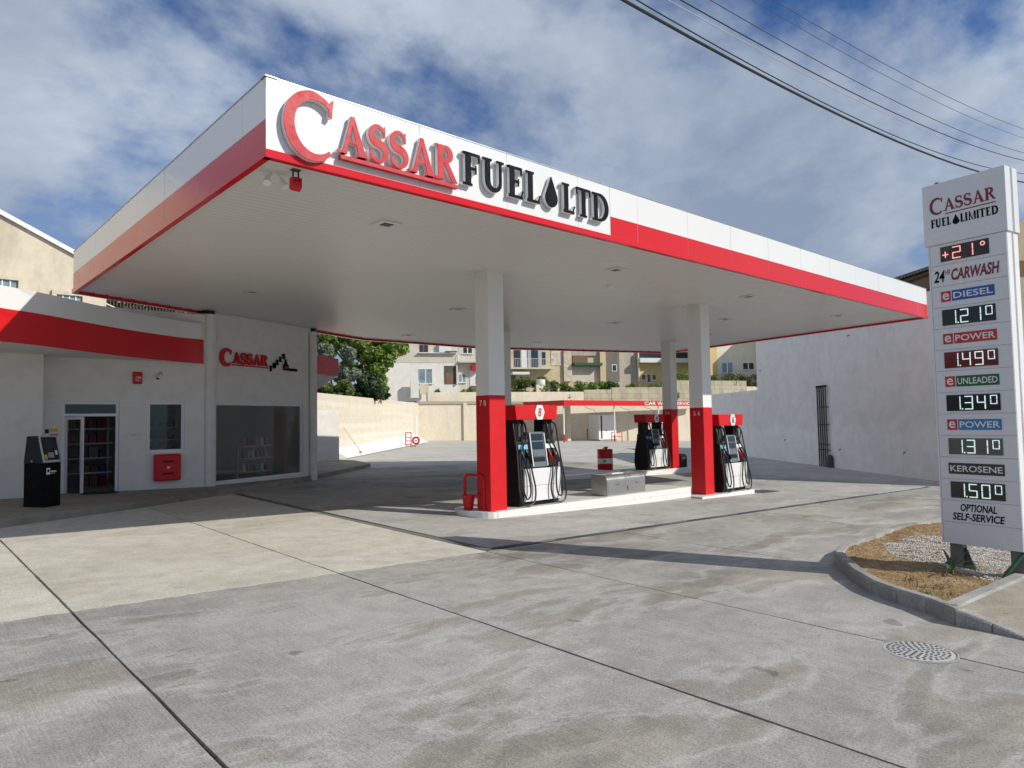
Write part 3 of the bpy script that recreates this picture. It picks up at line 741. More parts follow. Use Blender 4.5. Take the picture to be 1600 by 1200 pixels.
# steel cabinet on the island
bx = thing('steel_cabinet', 'low stainless steel box with rounded top on the tiled island', 'cabinet', (12.75, 10.5, .16))
prof = [(-.22, 0), (.25, 0), (.25, .46), (-.08, .46)]+[(-.08-.14*math.sin(R(a)), .32+.14*math.cos(R(a))) for a in range(10, 91, 16)]
MB().prism(prof, lambda u, v, d: (d, u, v), -.68, .68).build('body', STEEL, bx, True, bevel=.006)
MB().box(-.645, .645, -.2245, -.2215, .03, .26).build('door_panel', STEEL, bx, True)
MB().box(.02, .035, -.235, -.2245, .09, .19).build('handle', DGREY, bx, True)
MB().box(-.3, .1, -.05, .1, .461, .475).build('paper', WPAINT, bx, True)
for x in (-.4, .3): MB().box(x, x+.12, -.2285, -.2245, .235, .25).build('latch', DGREY, bx, True)
# oil drum
q = gp(946, 738)
dr = thing('oil_drum', 'red and white steel oil drum used as a bin between the islands', 'drum', (q.x, q.y, G(q.x, q.y)))
MB().lathe([(.27, 0), (.285, .01), (.285, .27), (.295, .285), (.285, .30), (.285, .56), (.295, .575), (.285, .59), (.285, .84), (.29, .86), (.27, .86), (.265, .80), (.02, .80)], 28).build('barrel', REDP, dr, True, smooth=True)
MB().lathe([(.2865, .34), (.2865, .53)], 28).build('white_band', WPAINT, dr, True, smooth=True)
for i in range(3):
    a = R(208+i*9)
    MB().tube([(.288*math.cos(a), .288*math.sin(a), .40), (.288*math.cos(a), .288*math.sin(a), .47)], .014, 6).build('label_mark', REDP if i == 0 else DGREY, dr, True)
for i in range(4):
    MB().tube([(random.uniform(-.15, .15), random.uniform(-.15, .15), .80), (random.uniform(-.2, .2), random.uniform(-.2, .2), .93)], [.05, .03], 6).build('rubbish', YELLOWR if i % 2 else BARK, dr, True)
# red hoop guard and bucket at the island end
a, b_ = gp(727, 804), gp(757, 808)
hg = thing('guard_hoop', 'bent red tubular guard rail protecting the pillar marked 7 8', 'guard rail', (a.x, a.y, G(a.x, a.y)))
d = Vector((b_.x-a.x, b_.y-a.y, 0)); H_ = .78; pts = [(0, 0, -.02), (0, 0, H_-.1)]
pts += [tuple(d.normalized()*(.1-.1*math.cos(R(t)))+Vector((0, 0, H_-.1+.1*math.sin(R(t))))) for t in (25, 50, 75, 90)]
pts += [tuple(d-d.normalized()*(.1-.1*math.cos(R(t)))+Vector((0, 0, H_-.1+.1*math.sin(R(t))))) for t in (90, 75, 50, 25)]
pts += [(d.x, d.y, H_-.1), (d.x, d.y, -.02)]
MB().tube(pts, .030, 12).build('hoop', REDP, hg, True, smooth=True)
MB().tube([(0, 0, .38), (d.x, d.y, .38)], .018, 8).build('cross_bar', REDP, hg, True, smooth=True)
for p in ((0, 0), (d.x, d.y)): MB().lathe([(.055, -.005), (.055, .008), (.03, .012)], 14, (p[0], p[1], 0)).build('base_plate', REDP, hg, True)
bk = thing('sand_bucket', 'small red bucket standing on the island beside the guard hoop', 'bucket', (8.62, 10.86, .16))
MB().lathe([(.085, 0), (.125, .27), (.133, .27), (.133, .285), (.115, .285), (.10, .22), (.01, .22)], 18).build('pail', REDP, bk, True, smooth=True)
MB().tube([(.125*math.cos(R(t)), -.02-.04*math.sin(R(t)), .27+.0*t-.06*math.sin(R(t))) for t in range(0, 181, 20)], .005, 6).build('handle', GREY, bk, True)
# black bin by pillar 3 4
q = gp(1067, 733, .12)
bn = thing('litter_bin', 'small black rounded bin beside the pillar marked 3 4', 'bin', (22.95, 15.85, .0))
MB().prism([(-.2, 0), (.2, 0), (.2, .34)]+[(.2*math.cos(R(t)), .34+.17*math.sin(R(t))) for t in range(15, 180, 15)]+[(-.2, .34)], lambda u, v, d: (u, d, v), -.14, .14).build('body', BLACK, bn, True, bevel=.01)
MB().box(-.1, .1, -.146, -.1401, .30, .38).build('flap', DGREY, bn, True)

# ================================================================== SHOP
sh = thing('shop_building', 'white filling station shop with curved red fascia and large window', 'building', (6, 19, .25))
DW = 18.0                                   # plane of the door wall
def wall(x0, x1, z0, z1, y=DW, th=.22, m=SHOPW, nm='wall'):
    return MB().box(x0, x1, y, y+th, z0, z1).build(nm, m, sh)
FZ = .33                                    # shop floor level
wall(-9, 2.62, -.1, 4.3, 17.5)
MB().box(2.40, 2.62, 17.725, 18.6, -.1, 4.3).build('wall', SHOPW, sh)
wall(2.622, 3.05, -.1, 4.62); wall(3.05, 4.17, 2.46, 4.62); wall(4.17, 4.76, -.1, 4.62); wall(4.76, 5.58, -.1, 1.27); wall(4.76, 5.58, 2.46, 4.62); wall(5.58, 6.05, -.1, 4.62)
MB().box(2.63, 6.0, DW-.012, DW-.001, 2.475, 2.49).build('render_bead', ALU, sh)
e = Vector((1, .445, 0)).normalized(); en = Vector((e.y, -e.x, 0))
A0 = Vector((6.23, 18.23, 0))
wf = frame(A0, e, (0, 0, 1), en)           # angled window wall
LW = 3.95
def wplate(u0, u1, v0, v1, d0=-.22, d1=0, m=SHOPW, nm='wall'): return plate(wf, u0, u1, v0, v1, d0, d1).build(nm, m, sh)
wplate(0.0, .22, -.1, 4.75); wplate(.22, 3.50, 2.46, 4.75); wplate(.22, 3.50, -.1, .40); wplate(3.50, LW, -.1, 4.75)
# end wall going back from the corner, back and roof
C1 = A0+e*LW
MB().obox((C1.x, C1.y, -.1), e*-.22, -en*6, (0, 0, 4.7)).build('wall', SHOPW, sh)
MB().box(-9, 12, 25.2, 25.4, -.1, 4.3).build('wall', SHOPW, sh)
MB().prism([(-9, 17.75), (2.4, 17.75), (2.6, 18.25), (6.0, 18.25), (9.7, 19.95), (7.6, 25.1), (-9, 25.1)], lambda u, v, d: (u, v, d), 3.95, 4.1).build('roof', GREY, sh)
MB().prism([(2.46, 18.23), (6.1, 18.23), (9.7, 19.95), (7.6, 25.1), (2.46, 25.1)], lambda u, v, d: (u, v, d), -.1, FZ).build('floor', mat('shop_floor_tile', (.62, .61, .58), .35), sh)
INW = mat('interior_wall', (.42, .43, .41), .8)
MB().box(2.64, 9.0, 21.6, 21.7, FZ, 3.9).build('interior_wall', INW, sh)
MB().box(5.85, 5.95, 18.3, 21.6, FZ, 3.9).build('interior_wall', INW, sh)
for (cx, cy, rr) in ((6.20, 18.22, .20), (C1.x-.02, C1.y, .13)):
    c = MB().lathe([(rr, -.1), (rr, 4.66)], 24, (cx, cy, 0)).build('column', SHOPW, sh, smooth=True)
    MB().lathe([(rr*.8, 4.66), (rr*.8, 4.77)], 16, (cx, cy, 0)).build('dark_gap_neck', BLACK, c)  # black neck stands in for the dark gap above the column
# curved fascia over the door
cur = [(-9, 13.4), (-5.5, 13.45), (-2.5, 13.6), (0, 14.1), (1.2, 14.78), (1.6, 15.05), (2.23, 15.45), (2.95, 16.05), (3.8, 16.75), (4.70, 17.35), (5.35, 17.72), (5.72, 17.84), (5.92, 17.88), (6.0, 17.94), (6.02, 18.0)]
def crom(pts, k=5):
    P = [pts[0]]+pts+[pts[-1]]; o = []
    for i in range(1, len(P)-2):
        for j in range(k):
            u = j/k; o.append(tuple(.5*((2*P[i][c])+(-P[i-1][c]+P[i+1][c])*u+(2*P[i-1][c]-5*P[i][c]+4*P[i+1][c]-P[i+2][c])*u*u+(-P[i-1][c]+3*P[i][c]-3*P[i+1][c]+P[i+2][c])*u**3) for c in (0, 1)))
    return o+[pts[-1]]
cur = crom(cur)
def curve_band(z0, z1, off, m, nm, th=.05, par=None):
    mb = MB(); n = len(cur); vs = []
    for i, (x, y) in enumerate(cur):
        a, b2 = cur[max(0, i-1)], cur[min(n-1, i+1)]
        tx, ty = b2[0]-a[0], b2[1]-a[1]; q = math.hypot(tx, ty); nx, ny = ty/q, -tx/q
        for o_ in (off, off-th):
            for z in (z0, z1): vs.append((x+nx*o_, y+ny*o_, z))
    fs = []
    for i in range(n-1):
        k = 4*i; fs += [(k, k+4, k+5, k+1), (k+2, k+3, k+7, k+6), (k+1, k+5, k+7, k+3), (k, k+2, k+6, k+4)]
    k = 4*(n-1); fs += [(0, 1, 3, 2), (k, k+2, k+3, k+1)]
    mb.add(vs, fs); return mb.build(nm, m, par or sh, smooth=True, fix=True)
fb = curve_band(3.42, 3.99, 0, RED, 'curved_red_fascia')
curve_band(3.40, 3.43, .012, RED, 'lower_lip', .03, fb)
curve_band(3.992, 4.39, -.012, WHITE, 'curved_white_fascia')
so2 = [(x, y+.03) for x, y in cur]+[(6.0, 18.0), (2.46, 18.0), (2.44, 17.5), (-9, 17.5)]
MB().prism(so2, lambda u, v, d: (u, v, d), 3.425, 3.45).build('porch_soffit', SHOPW, sh)
# second curved canopy behind the corner
q1 = on_z(489, 583, 3.42); far = Vector((11.6, 22.6))
dd = Vector(ray(527, 587)); k = 24.4/math.hypot(dd.x, dd.y); fx = dd.x*k; fy = dd.y*k
mb = MB().prism([(fx, fy), (fx-.25, fy-.55), (fx-1.6, fy-1.6), (fx-3.2, fy-1.6), (fx-3.4, fy+2.5), (fx+.1, fy+2.5)], lambda u, v, d: (u, v, d), 3.42, 3.99)
o2 = mb.build('rear_red_fascia', REDP, sh)
MB().prism([(fx-.08, fy), (fx-.3, fy-.5), (fx-1.6, fy-1.5), (fx-3, fy-1.5), (fx-3.2, fy+2.3), (fx, fy+2.3)], lambda u, v, d: (u-(.45 if d < 3.2 else 0)*1.2, v+(.3 if d < 3.2 else 0), d), 3.0, 3.419).build('rear_soffit', SHOPW, o2)
# door
dp = thing('d', '', '', (0, 0, 0)); bpy.data.objects.remove(dp)
dfr = MB()
for (a, b2, z0, z1) in ((3.05, 3.11, FZ, 2.46), (4.11, 4.17, FZ, 2.46), (3.11, 4.11, 2.40, 2.46), (3.11, 4.11, 2.13, 2.19)):
    dfr.box(a, b2, DW+.05, DW+.11, z0, z1)
door = dfr.build('door', ALU, sh)
MB().box(3.11, 4.11, DW+.07, DW+.08, 2.19, 2.40).build('transom_pane', mat('transom_glass', (.02, .025, .02), .08), door)
ang = R(52)
ld = frame((3.13, DW+.08, FZ), (math.cos(ang)*.9, -math.sin(ang)*.9, 0), (0, 0, 1), (math.sin(ang), math.cos(ang), 0))
lf = MB()
for (u0, u1, v0, v1) in ((0, .06, .02, 1.79), (.44, .50, .02, 1.79), (.06, .44, .02, .12), (.06, .44, 1.73, 1.79)): plate(ld, u0, u1, v0, v1, -.02, .02, lf)
lfo = lf.build('door_leaf', ALU, door)
plate(ld, .06, .44, .12, 1.73, -.004, .004).build('pane', GLASS, lfo)
MB().tube([ld(.47, .55, -.05), ld(.47, 1.5, -.05)], .012, 8).build('handle', GREY, lfo)
# serving window
wfm = MB()
for (a, b2, z0, z1) in ((4.76, 4.82, 1.27, 2.46), (5.52, 5.58, 1.27, 2.46), (4.82, 5.52, 2.40, 2.46), (4.82, 5.52, 1.27, 1.33)): wfm.box(a, b2, DW+.03, DW+.09, z0, z1)
wo = wfm.build('window', ALU, sh)
MB().box(4.82, 5.52, DW+.055, DW+.063, 1.33, 2.40).build('pane', GLASS, wo)
MB().box(4.74, 5.60, DW-.03, DW-.001, 1.235, 1.265).build('sill', ALU, wo)
# big shop window
bw = MB()
for (u0, u1, v0, v1) in ((.22, .275, .40, 2.46), (3.445, 3.50, .40, 2.46), (.275, 3.445, 2.40, 2.46), (.275, 3.445, .40, .47)): plate(wf, u0, u1, v0, v1, -.12, -.05, bw)
bwo = bw.build('window', ALU, sh)
plate(wf, .275, 3.445, .47, 2.40, -.09, -.082).build('pane', lifted_glass('shop_window_glass', (.80, .82, .80), .07), bwo)
plate(wf, .18, 3.54, .33, .398, .001, .03).build('sill', WPAINT, bwo)
# shop sign letters
for i, c in enumerate([None]): pass
put_glyph('C', wf, .34, 3.42, .42, .88, .02, .055, REDP, None, sh, 'sign_letter', 1.9)
word('ASSAR', wf, .72, 2.0, 3.49, .30, .02, .055, REDP, None, sh, 1.75, 'sign_letter')
plate(wf, .74, 2.02, 3.435, 3.465, .02, .045).build('sign_underline', REDP, sh)
for i, c in enumerate('FUELS'):
    put_glyph(c, wf, 2.08+i*.125, 3.36+i*.095, .15, .95, .02, .05, BLACKL, None, sh, 'sign_letter', 1.8)
plate(wf, 2.62, 2.84, 3.42, 3.58, .02, .05).build('bottle_emblem', BLACKL, sh, bevel=.01)
MB().prism([(2.66, 3.582), (2.80, 3.582), (2.75, 3.68), (2.75, 3.74), (2.70, 3.74), (2.70, 3.68)], wf, .02, .049).build('bottle_emblem', BLACKL, sh)
plate(wf, 2.66, 2.80, 3.47, 3.53, .051, .055).build('bottle_label', REDL, sh)
plate(wf, 2.845, 3.2, 3.41, 3.49, .02, .048).build('sign_bar', BLACKL, sh, bevel=.01)
# fittings on the wall (things of their own)
al = thing('alarm_box', 'red rounded alarm siren box with white mark high on the shop wall', 'alarm box', (4.53, DW, 2.87))
MB().box(-.10, .10, -.07, -.002, 0, .28).build('cover', REDP, al, True, bevel=.02)
wfn = frame((4.53, DW-.071, 2.87), (1, 0, 0), (0, 0, 1), (0, -1, 0))
for k in range(3): MB().ribbon([(-.06+k*.03, .10), (-.02+k*.03, .17), (.02+k*.025, .155), (.06, .12)], [.008]*4, wfn, .001, .003+k*.001).build('emblem_stroke', WPAINT, al)
plate(wfn, -.05, .05, .07, .08, .001, .003).build('emblem_line', WPAINT, al)
cc = thing('security_camera', 'white bullet security camera on the wall beside the alarm box', 'camera', (5.0, DW, 3.07))
MB().tube([(.03, 0, .05), (.03, -.03, .05)], .045, 14).build('base', mat('tan_metal', (.4, .33, .26), .5), cc, True)
MB().tube([(.03, -.03, .05), (0, -.10, 0)], .012, 8).build('arm', WPAINT, cc, True)
MB().tube([(.01, -.06, .02), (-.08, -.20, -.07)], .035, 14).build('housing', WPAINT, cc, True, smooth=True)
MB().tube([(-.081, -.201, -.071), (-.085, -.206, -.075)], .028, 14).build('lens', BLACK, cc, True)
one('wall_intercom', MB().tube([(4.40, DW-.03, 1.72), (4.52, DW-.03, 1.72)], .025, 10), WPAINT, 'small white fitting on the wall between door and serving window', 'intercom')
fcb = thing('fire_hose_cabinet', 'red fire cabinet with dark lettering under the serving window', 'fire cabinet', (5.18, DW, .60))
MB().box(-.29, .29, -.16, -.002, 0, .62).build('cabinet_body', REDP, fcb, True, bevel=.03)
MB().box(-.26, .26, -.166, -.161, .03, .59).build('cabinet_door', REDP, fcb, True, bevel=.02)
ffn = frame((5.18, DW-.1665, .60), (1, 0, 0), (0, 0, 1), (0, -1, 0))
rn = random.Random(3)
for zc in (.17, .45):
    for i in range(7):
        plate(ffn, -.13+i*.037, -.13+i*.037+.028, zc-.02, zc+.02+rn.uniform(-.004, .006), .001, .003).build('lettering_stroke', BLACKL, fcb)
plate(ffn, -.025, -.005, .28, .34, .001, .003).build('flame_mark', WPAINT, fcb); plate(ffn, .005, .03, .285, .335, .001, .003).build('flame_mark', WPAINT, fcb)
one('wall_vent', MB().tube([(1.75, 17.5-.012, 2.75), (1.75, 17.501, 2.75)], .06, 16), BLACK, 'small round dark vent hole in the white wall', 'vent')
# ATM
q = gp(68, 793, .13)
atm = thing('cash_machine', 'black free-standing cash machine with silver-edged slanted screen hood', 'cash machine', (q.x+.02, q.y+.30, G(q.x, q.y)+.13))
atm.rotation_euler = (0, 0, R(36)); atm.scale = (.66, .66, .87)
MB().box(-.30, .30, -.32, .32, .0, .92).build('cabinet', mat('matt_black', (.006, .006, .006), .7, spec=.12), atm, True, bevel=.012)
MB().prism([(-.33, .922), (.33, .922), (.24, 1.50), (-.14, 1.50)], lambda u, v, d: (d, u, v), -.305, .305).build('hood', mat('charcoal', (.022, .025, .027), .6, spec=.25), atm, True, bevel=.012)
def hf(u, v, d):
    t = (v-.922)/.578
    return (u, -.33+.19*t-d*.95, v+d*.3)
for (u0, u1, v0, v1) in ((-.305, -.265, .93, 1.495), (.265, .305, .93, 1.495), (-.265, .265, .93, .975), (-.265, .265, 1.47, 1.495)):
    MB().prism([(u0, v0), (u1, v0), (u1, v1), (u0, v1)], hf, .002, .03).build('bezel', mat('silver_trim', (.50, .54, .57), .3, .4), atm, True)
MB().prism([(-.2, 1.2), (.12, 1.2), (.12, 1.42), (-.2, 1.42)], hf, .002, .012).build('screen', SCREEN, atm, True)
MB().prism([(-.1, 1.03), (.08, 1.03), (.08, 1.14), (-.1, 1.14)], hf, .002, .018).build('keypad', GREY, atm, True)
MB().prism([(.15, 1.09), (.21, 1.09), (.21, 1.18), (.15, 1.18)], hf, .002, .02).build('card_reader', ALU, atm, True)
MB().prism([(-.22, 1.0), (-.14, 1.0), (-.14, 1.1), (-.22, 1.1)], hf, .002, .012).build('receipt_slot', YELLOWR, atm, True)
MB().box(-.19, -.07, -.326, -.3205, .68, .82).build('logo_plate', WPAINT, atm, True)
MB().box(-.165, -.095, -.329, -.3262, .73, .79).build('logo_mark', BLACK, atm, True)
MB().box(-.05, .14, -.325, -.3205, .73, .755).build('logo_line', WPAINT, atm, True); MB().box(-.05, .10, -.325, -.3205, .695, .71).build('logo_line', GREY, atm, True)
MB().tube([(-.301, .05, .97), (-.312, .05, .97)], .025, 10).build('lock', GREY, atm, True)
sg = thing('warning_sticker', 'small yellow and orange warning notice on the wall above the cash machine', 'notice', (2.86, DW, 1.70))
for i, (m, z0, z1, a, b2) in enumerate(((YELLOWR, .10, .17, -.03, .12), (WPAINT, .065, .095, -.03, .12), (ORANGE, 0, .06, -.03, .12), (BLACK, .07, .16, -.12, -.05), (WPAINT, 0, .06, -.12, -.05))):
    MB().box(a, b2, -.008, -.002, z0, z1).build('notice_block', m, sg, True)
# goods inside
MET = mat('shelf_grey', (.66, .66, .66), .5)
rk0 = wf(2.0, 0, -.42)
rk = thing('display_rack', 'grey three-shelf rack of bottles standing behind the shop window', 'rack', (rk0.x, rk0.y, FZ), math.atan2(e.y, e.x))
for z in (.25, .62, .95): MB().box(-.5, .5, -.15, .15, z, z+.03).build('shelf', MET, rk, True)
for sx in (-.5, .47): MB().box(sx, sx+.03, .12, .15, 0, 1.05).build('upright', MET, rk, True)
bcols = [mat('bottle_white', (.82, .82, .80), .4), mat('bottle_red', (.62, .03, .03), .4), mat('bottle_dark', (.10, .12, .14), .4), mat('bottle_green', (.35, .55, .38), .4)]
proto = {}
for r_i, z in enumerate((.28, .65, .98)):
    for i in range(6):
        p = rk0+e*(-.42+i*.168)
        m = bcols[(1 if i < 2 and r_i == 2 else (i+r_i*2) % 4)]
        key = m.name
        lab = {'bottle_white': 'white', 'bottle_red': 'red', 'bottle_dark': 'dark', 'bottle_green': 'green'}[key]+' plastic bottle on the '+('lowest', 'middle', 'top')[r_i]+' shelf of the window rack'
        o = MB().lathe([(.05, 0), (.055, .02), (.055, .15), (.02, .19), (.02, .23)], 10, (0, 0, 0)).build('oil_bottle', m, smooth=True)
        o.location = (p.x, p.y, FZ+z+.002); setp(o, lab, 'bottle', 'bottles on the window rack')
sr = thing('shop_shelf', 'dark shelving with goods seen through the open shop door', 'shelf', (3.75, 19.6, FZ))
for z in (.1, .45, .8, 1.15, 1.5): MB().box(-.55, .6, -.2, .2, z, z+.03).build('shelf', MET, sr, True)
for sx in (-.55, .57): MB().box(sx, sx+.03, .17, .2, 0, 1.8).build('upright', MET, sr, True)
rn = random.Random(5)
gm = [mat('goods_red', (.16, .015, .015), .5), mat('goods_blue', (.02, .04, .10), .5), mat('goods_grey', (.12, .12, .12), .5), mat('goods_brown', (.10, .06, .03), .5)]
for zi, z in enumerate((.13, .48, .83, 1.18, 1.53)):
    x = -.5
    for i in range(5):
        wd = rn.uniform(.14, .2)
        MB().box(x, x+wd, -.17, .1, z+.001, z+rn.uniform(.14, .27)).build('goods_box', gm[0] if zi > 2 else gm[rn.randrange(4)], sr, True); x += wd+.03
sr2 = thing('counter_shelf', 'dark shelf of goods seen through the serving window', 'shelf', (5.2, 19.3, FZ))
for z in (.9, 1.2, 1.5): MB().box(-.6, .6, -.15, .15, z, z+.03).build('shelf', MET, sr2, True)
for sx in (-.6, .57): MB().box(sx, sx+.03, .12, .15, 0, 1.8).build('upright', MET, sr2, True)
for z in (.93, 1.23, 1.53):
    for i in range(6): MB().box(-.55+i*.185, -.42+i*.185, -.12, .08, z+.001, z+rn.uniform(.1, .22)).build('goods_box', gm[rn.randrange(1, 4)], sr2, True)
one('door_mat', MB().box(3.35, 4.05, 17.45, 17.95, G(3.7, 17.7)+.131, G(3.7, 17.7)+.15), RUBBER, 'black rubber mat at the shop door', 'door mat')
# walkway with kerb stones
we = [(-9, 12.4), (-4, 12.5), (-.5, 12.9), (1.5, 13.95), (3.7, 15.3), (6.15, 17.0), (9.45, 19.5), (12.3, 22.2), (13.6, 23.4), (14.5, 24.4)]
wpoly = we+[(15.0, 26.6), (14.6, 28.0), (-9, 28.0)]
wk = setp(MB().prism(wpoly, lambda u, v, d: (u, v, G(u, v)+d), -.05, .125).build('walkway', CONCW), 'raised concrete walkway along the shop front', 'walkway', kind='structure')
kp = [(-.5, 12.9), (1.5, 13.95), (3.7, 15.3), (6.15, 17.0), (9.45, 19.5), (12.3, 22.2), (13.6, 23.4), (14.5, 24.4), (15.05, 26.6)]
def resample(pts, step):
    outp = [Vector(pts[0])]
    for i in range(len(pts)-1):
        a, b2 = Vector(pts[i]), Vector(pts[i+1]); k = max(1, round((b2-a).length/step))
        outp += [a+(b2-a)*(j+1)/k for j in range(k)]
    return outp
def kerbs(pts, step, wid, h, parent, m=KERB, flip=1, gap=.008):
    """row of kerb stones along a line of (x, y) or (x, y, height)"""
    rp = resample([tuple(p) if len(p) == 3 else (p[0], p[1], h) for p in pts], step); n = len(rp)
    nr = []
    for i in range(n):
        t = (rp[min(n-1, i+1)]-rp[max(0, i-1)]).to_2d().normalized(); nr.append(Vector((-t.y, t.x))*flip)
    for i in range(n-1):
        a, b2 = rp[i], rp[i+1]; t = (b2-a).normalized()
        a = a+t*gap/2; b2 = b2-t*gap/2
        e = random.uniform(-.003, .003)
        vs = []
        for (p, nn) in ((a, nr[i]), (b2, nr[i+1])):
            o0 = p.to_2d(); o1 = o0+nn*wid; hh = p.z; ch = min(.022, hh*.3)
            for q_, z in ((o0, -.05), (o1, -.05), (o1, hh+e), (o0+nn*.025, hh+e), (o0+nn*.004, hh-ch+e)):
                vs.append((q_.x, q_.y, G(q_.x, q_.y)+z))
        MB().add(vs, [(0, 1, 2, 3, 4), (9, 8, 7, 6, 5)]+[(j, 5+j, 5+(j+1) % 5, (j+1) % 5) for j in range(5)]).build('kerb_stone', m, parent, fix=True, bevel=.004)
kerbs(kp, .9, .13, .132, wk, m=CONCW)

# ================================================================== PLANTING BED AND PRICE SIGN
kb_px = [(1560, 806), (1467, 822), (1400, 834), (1340, 856), (1312, 868), (1303, 880), (1330, 908), (1362, 928), (1400, 943), (1447, 958), (1492, 977), (1550, 989), (1600, 1001), (1700, 1025)]
kb = [gp(*p).to_2d() for p in kb_px]
k2 = [gp(1478, 958, .15).to_2d(), gp(1600, 903, .15).to_2d()]
k2.append(k2[1]+(k2[1]-k2[0])*1.6)
ctr = Vector((10.4, 3.2))
FL = 1 if (Vector((-(kb[5]-kb[4]).y, (kb[5]-kb[4]).x))).dot(ctr-kb[4]) > 0 else -1
def inner(p, q, k=.122):
    t = (Vector(q)-Vector(p)).normalized(); n = Vector((-t.y, t.x))*FL; return Vector(p)+n*k
ki = [inner(kb[i], kb[i+1] if i < 13 else kb[13]+(kb[13]-kb[12])) for i in range(14)]
# where the straight kerb meets the back of the curved one
kd = (k2[1]-k2[0]).normalized(); best = None
for i in range(8, 13):
    e1 = ki[i+1]-ki[i]; den = e1.x*kd.y-e1.y*kd.x
    if abs(den) < 1e-6: continue
    w_ = k2[1]-ki[i]; u_ = (w_.x*kd.y-w_.y*kd.x)/den
    if -.02 <= u_ <= 1.02: best = (i, ki[i]+e1*u_)
JI, JP = best
bedpoly = [tuple(p) for p in kb[:JI]]+[tuple(JP+kd*.05), tuple(k2[1]), tuple(k2[2])]
def inset(p, k=.10):
    v = Vector(p); return tuple(v+(ctr-v).normalized()*k)
SOIL = plaster('dry_soil', (.25, .155, .07), (.40, .31, .19), .95, 3.2, rough=.95, vert=False)
bp = [inset(p) for p in bedpoly]
# uneven soil surface as a grid clipped to the bed
def inside(p, poly):
    x, y = p; c = False; n = len(poly)
    for i in range(n):
        (x0, y0), (x1, y1) = poly[i], poly[(i+1) % n]
        if (y0 > y) != (y1 > y) and x < (x1-x0)*(y-y0)/(y1-y0)+x0: c = not c
    return c
from mathutils import noise as mnoise
def soil_z(x, y):
    return G(x, y)+.105+.05*mnoise.noise((x*1.3, y*1.3, 4))+.025*mnoise.noise((x*5, y*5, 1))
xs = [p[0] for p in bp]; ys = [p[1] for p in bp]
mb = MB(); st_ = .055; idx = {}
nx = int((max(xs)-min(xs))/st_); ny = int((max(ys)-min(ys))/st_)
def gv(i, j):
    if (i, j) not in idx:
        x, y = min(xs)+i*st_, min(ys)+j*st_
        idx[(i, j)] = len(mb.v); mb.v.append((x, y, soil_z(x, y)))
    return idx[(i, j)]
bpw = [inset(p, .04) for p in bedpoly]
for i in range(nx):
    for j in range(ny):
        if inside((min(xs)+(i+.5)*st_, min(ys)+(j+.5)*st_), bpw):
            mb.f.append((gv(i, j), gv(i+1, j), gv(i+1, j+1), gv(i, j+1)))
bed = setp(mb.build('planting_bed', SOIL, smooth=True), 'raised bed of dry orange soil round the price sign', 'planting bed', kind='structure')
KH = [.155]*10+[.15, .085, .035, .012]
kerbs([(p.x, p.y, h) for p, h in zip(kb, KH)], .55, .12, .155, bed, flip=FL)
kerbs([tuple(JP+kd*.01), tuple(k2[1]), tuple(k2[2])], .9, .14, .158, bed, flip=1)
kerbs([tuple(k2[2]), tuple(kb[0])], .9, .12, .155, bed, flip=1)
pv = [JP]+ki[JI+1:]; kn_ = Vector((-kd.y, kd.x))
far_ = Vector((k2[2].x, kb[13].y-.3))
pv2 = [(JP-kn_*.004, .143)]+[(ki[i], KH[i]-.006) for i in range(JI+1, 14)]+[(far_, .05), (k2[2]-kn_*.004, .12)]
n_ = len(pv2)
mb = MB().add([(p.x, p.y, G(p.x, p.y)+h) for p, h in pv2]+[(p.x, p.y, G(p.x, p.y)-.02) for p, h in pv2], [tuple(range(n_))]+[(i, (i+1) % n_, n_+(i+1) % n_, n_+i) for i in range(n_)])
setp(mb.build('pavement', CONCW, fix=True), 'brownish concrete pavement ramp beside the planting bed', 'pavement', kind='structure')
# gravel and clods
def stones(name, label, cat, poly, n, smin, smax, m, seed):
    rn = random.Random(seed); mb = MB()
    x0, x1 = min(p[0] for p in poly), max(p[0] for p in poly); y0, y1 = min(p[1] for p in poly), max(p[1] for p in poly)
    k = 0
    while k < n:
        x, y = rn.uniform(x0, x1), rn.uniform(y0, y1)
        if not inside((x, y), poly) or not inside((x, y), bp): 
            n -= .15; continue
        s = rn.uniform(smin, smax); a = rn.uniform(0, 6.28); z = soil_z(x, y)+s*.25
        ca, sa = math.cos(a), math.sin(a); p, q_, h = s*rn.uniform(.8, 1.3), s*rn.uniform(.6, 1), s*rn.uniform(.5, .9)
        mb.add([(x+p*ca, y+p*sa, z), (x-q_*sa, y+q_*ca, z+h*.2), (x-p*ca, y-p*sa, z), (x+q_*sa, y-q_*ca, z-h*.1), (x+rn.uniform(-.3, .3)*s, y, z+h), (x, y, z-h)],
               [(0, 1, 4), (1, 2, 4), (2, 3, 4), (3, 0, 4), (1, 0, 5), (2, 1, 5), (3, 2, 5), (0, 3, 5)])
        k += 1
    return setp(mb.build(name, m), label, cat, kind='stuff')
gz = [gp(*p, .12).to_2d() for p in [(1378, 846), (1420, 838), (1480, 836), (1640, 850), (1660, 905), (1575, 918), (1520, 898), (1440, 876), (1390, 864)]]
stones('gravel', 'loose pale grey gravel round the feet of the price sign', 'gravel', [tuple(p) for p in gz], 11000, .007, .017, mat('pale_gravel', (.56, .55, .53), .8, var=.35, vscale=45), 11)
CLOD = mat('clod', (.36, .25, .12), .95, var=.55, vscale=55)
stones('soil_clods', 'loose clods and crumbs on the dry orange soil', 'soil', bp, 17000, .004, .013, CLOD, 12)
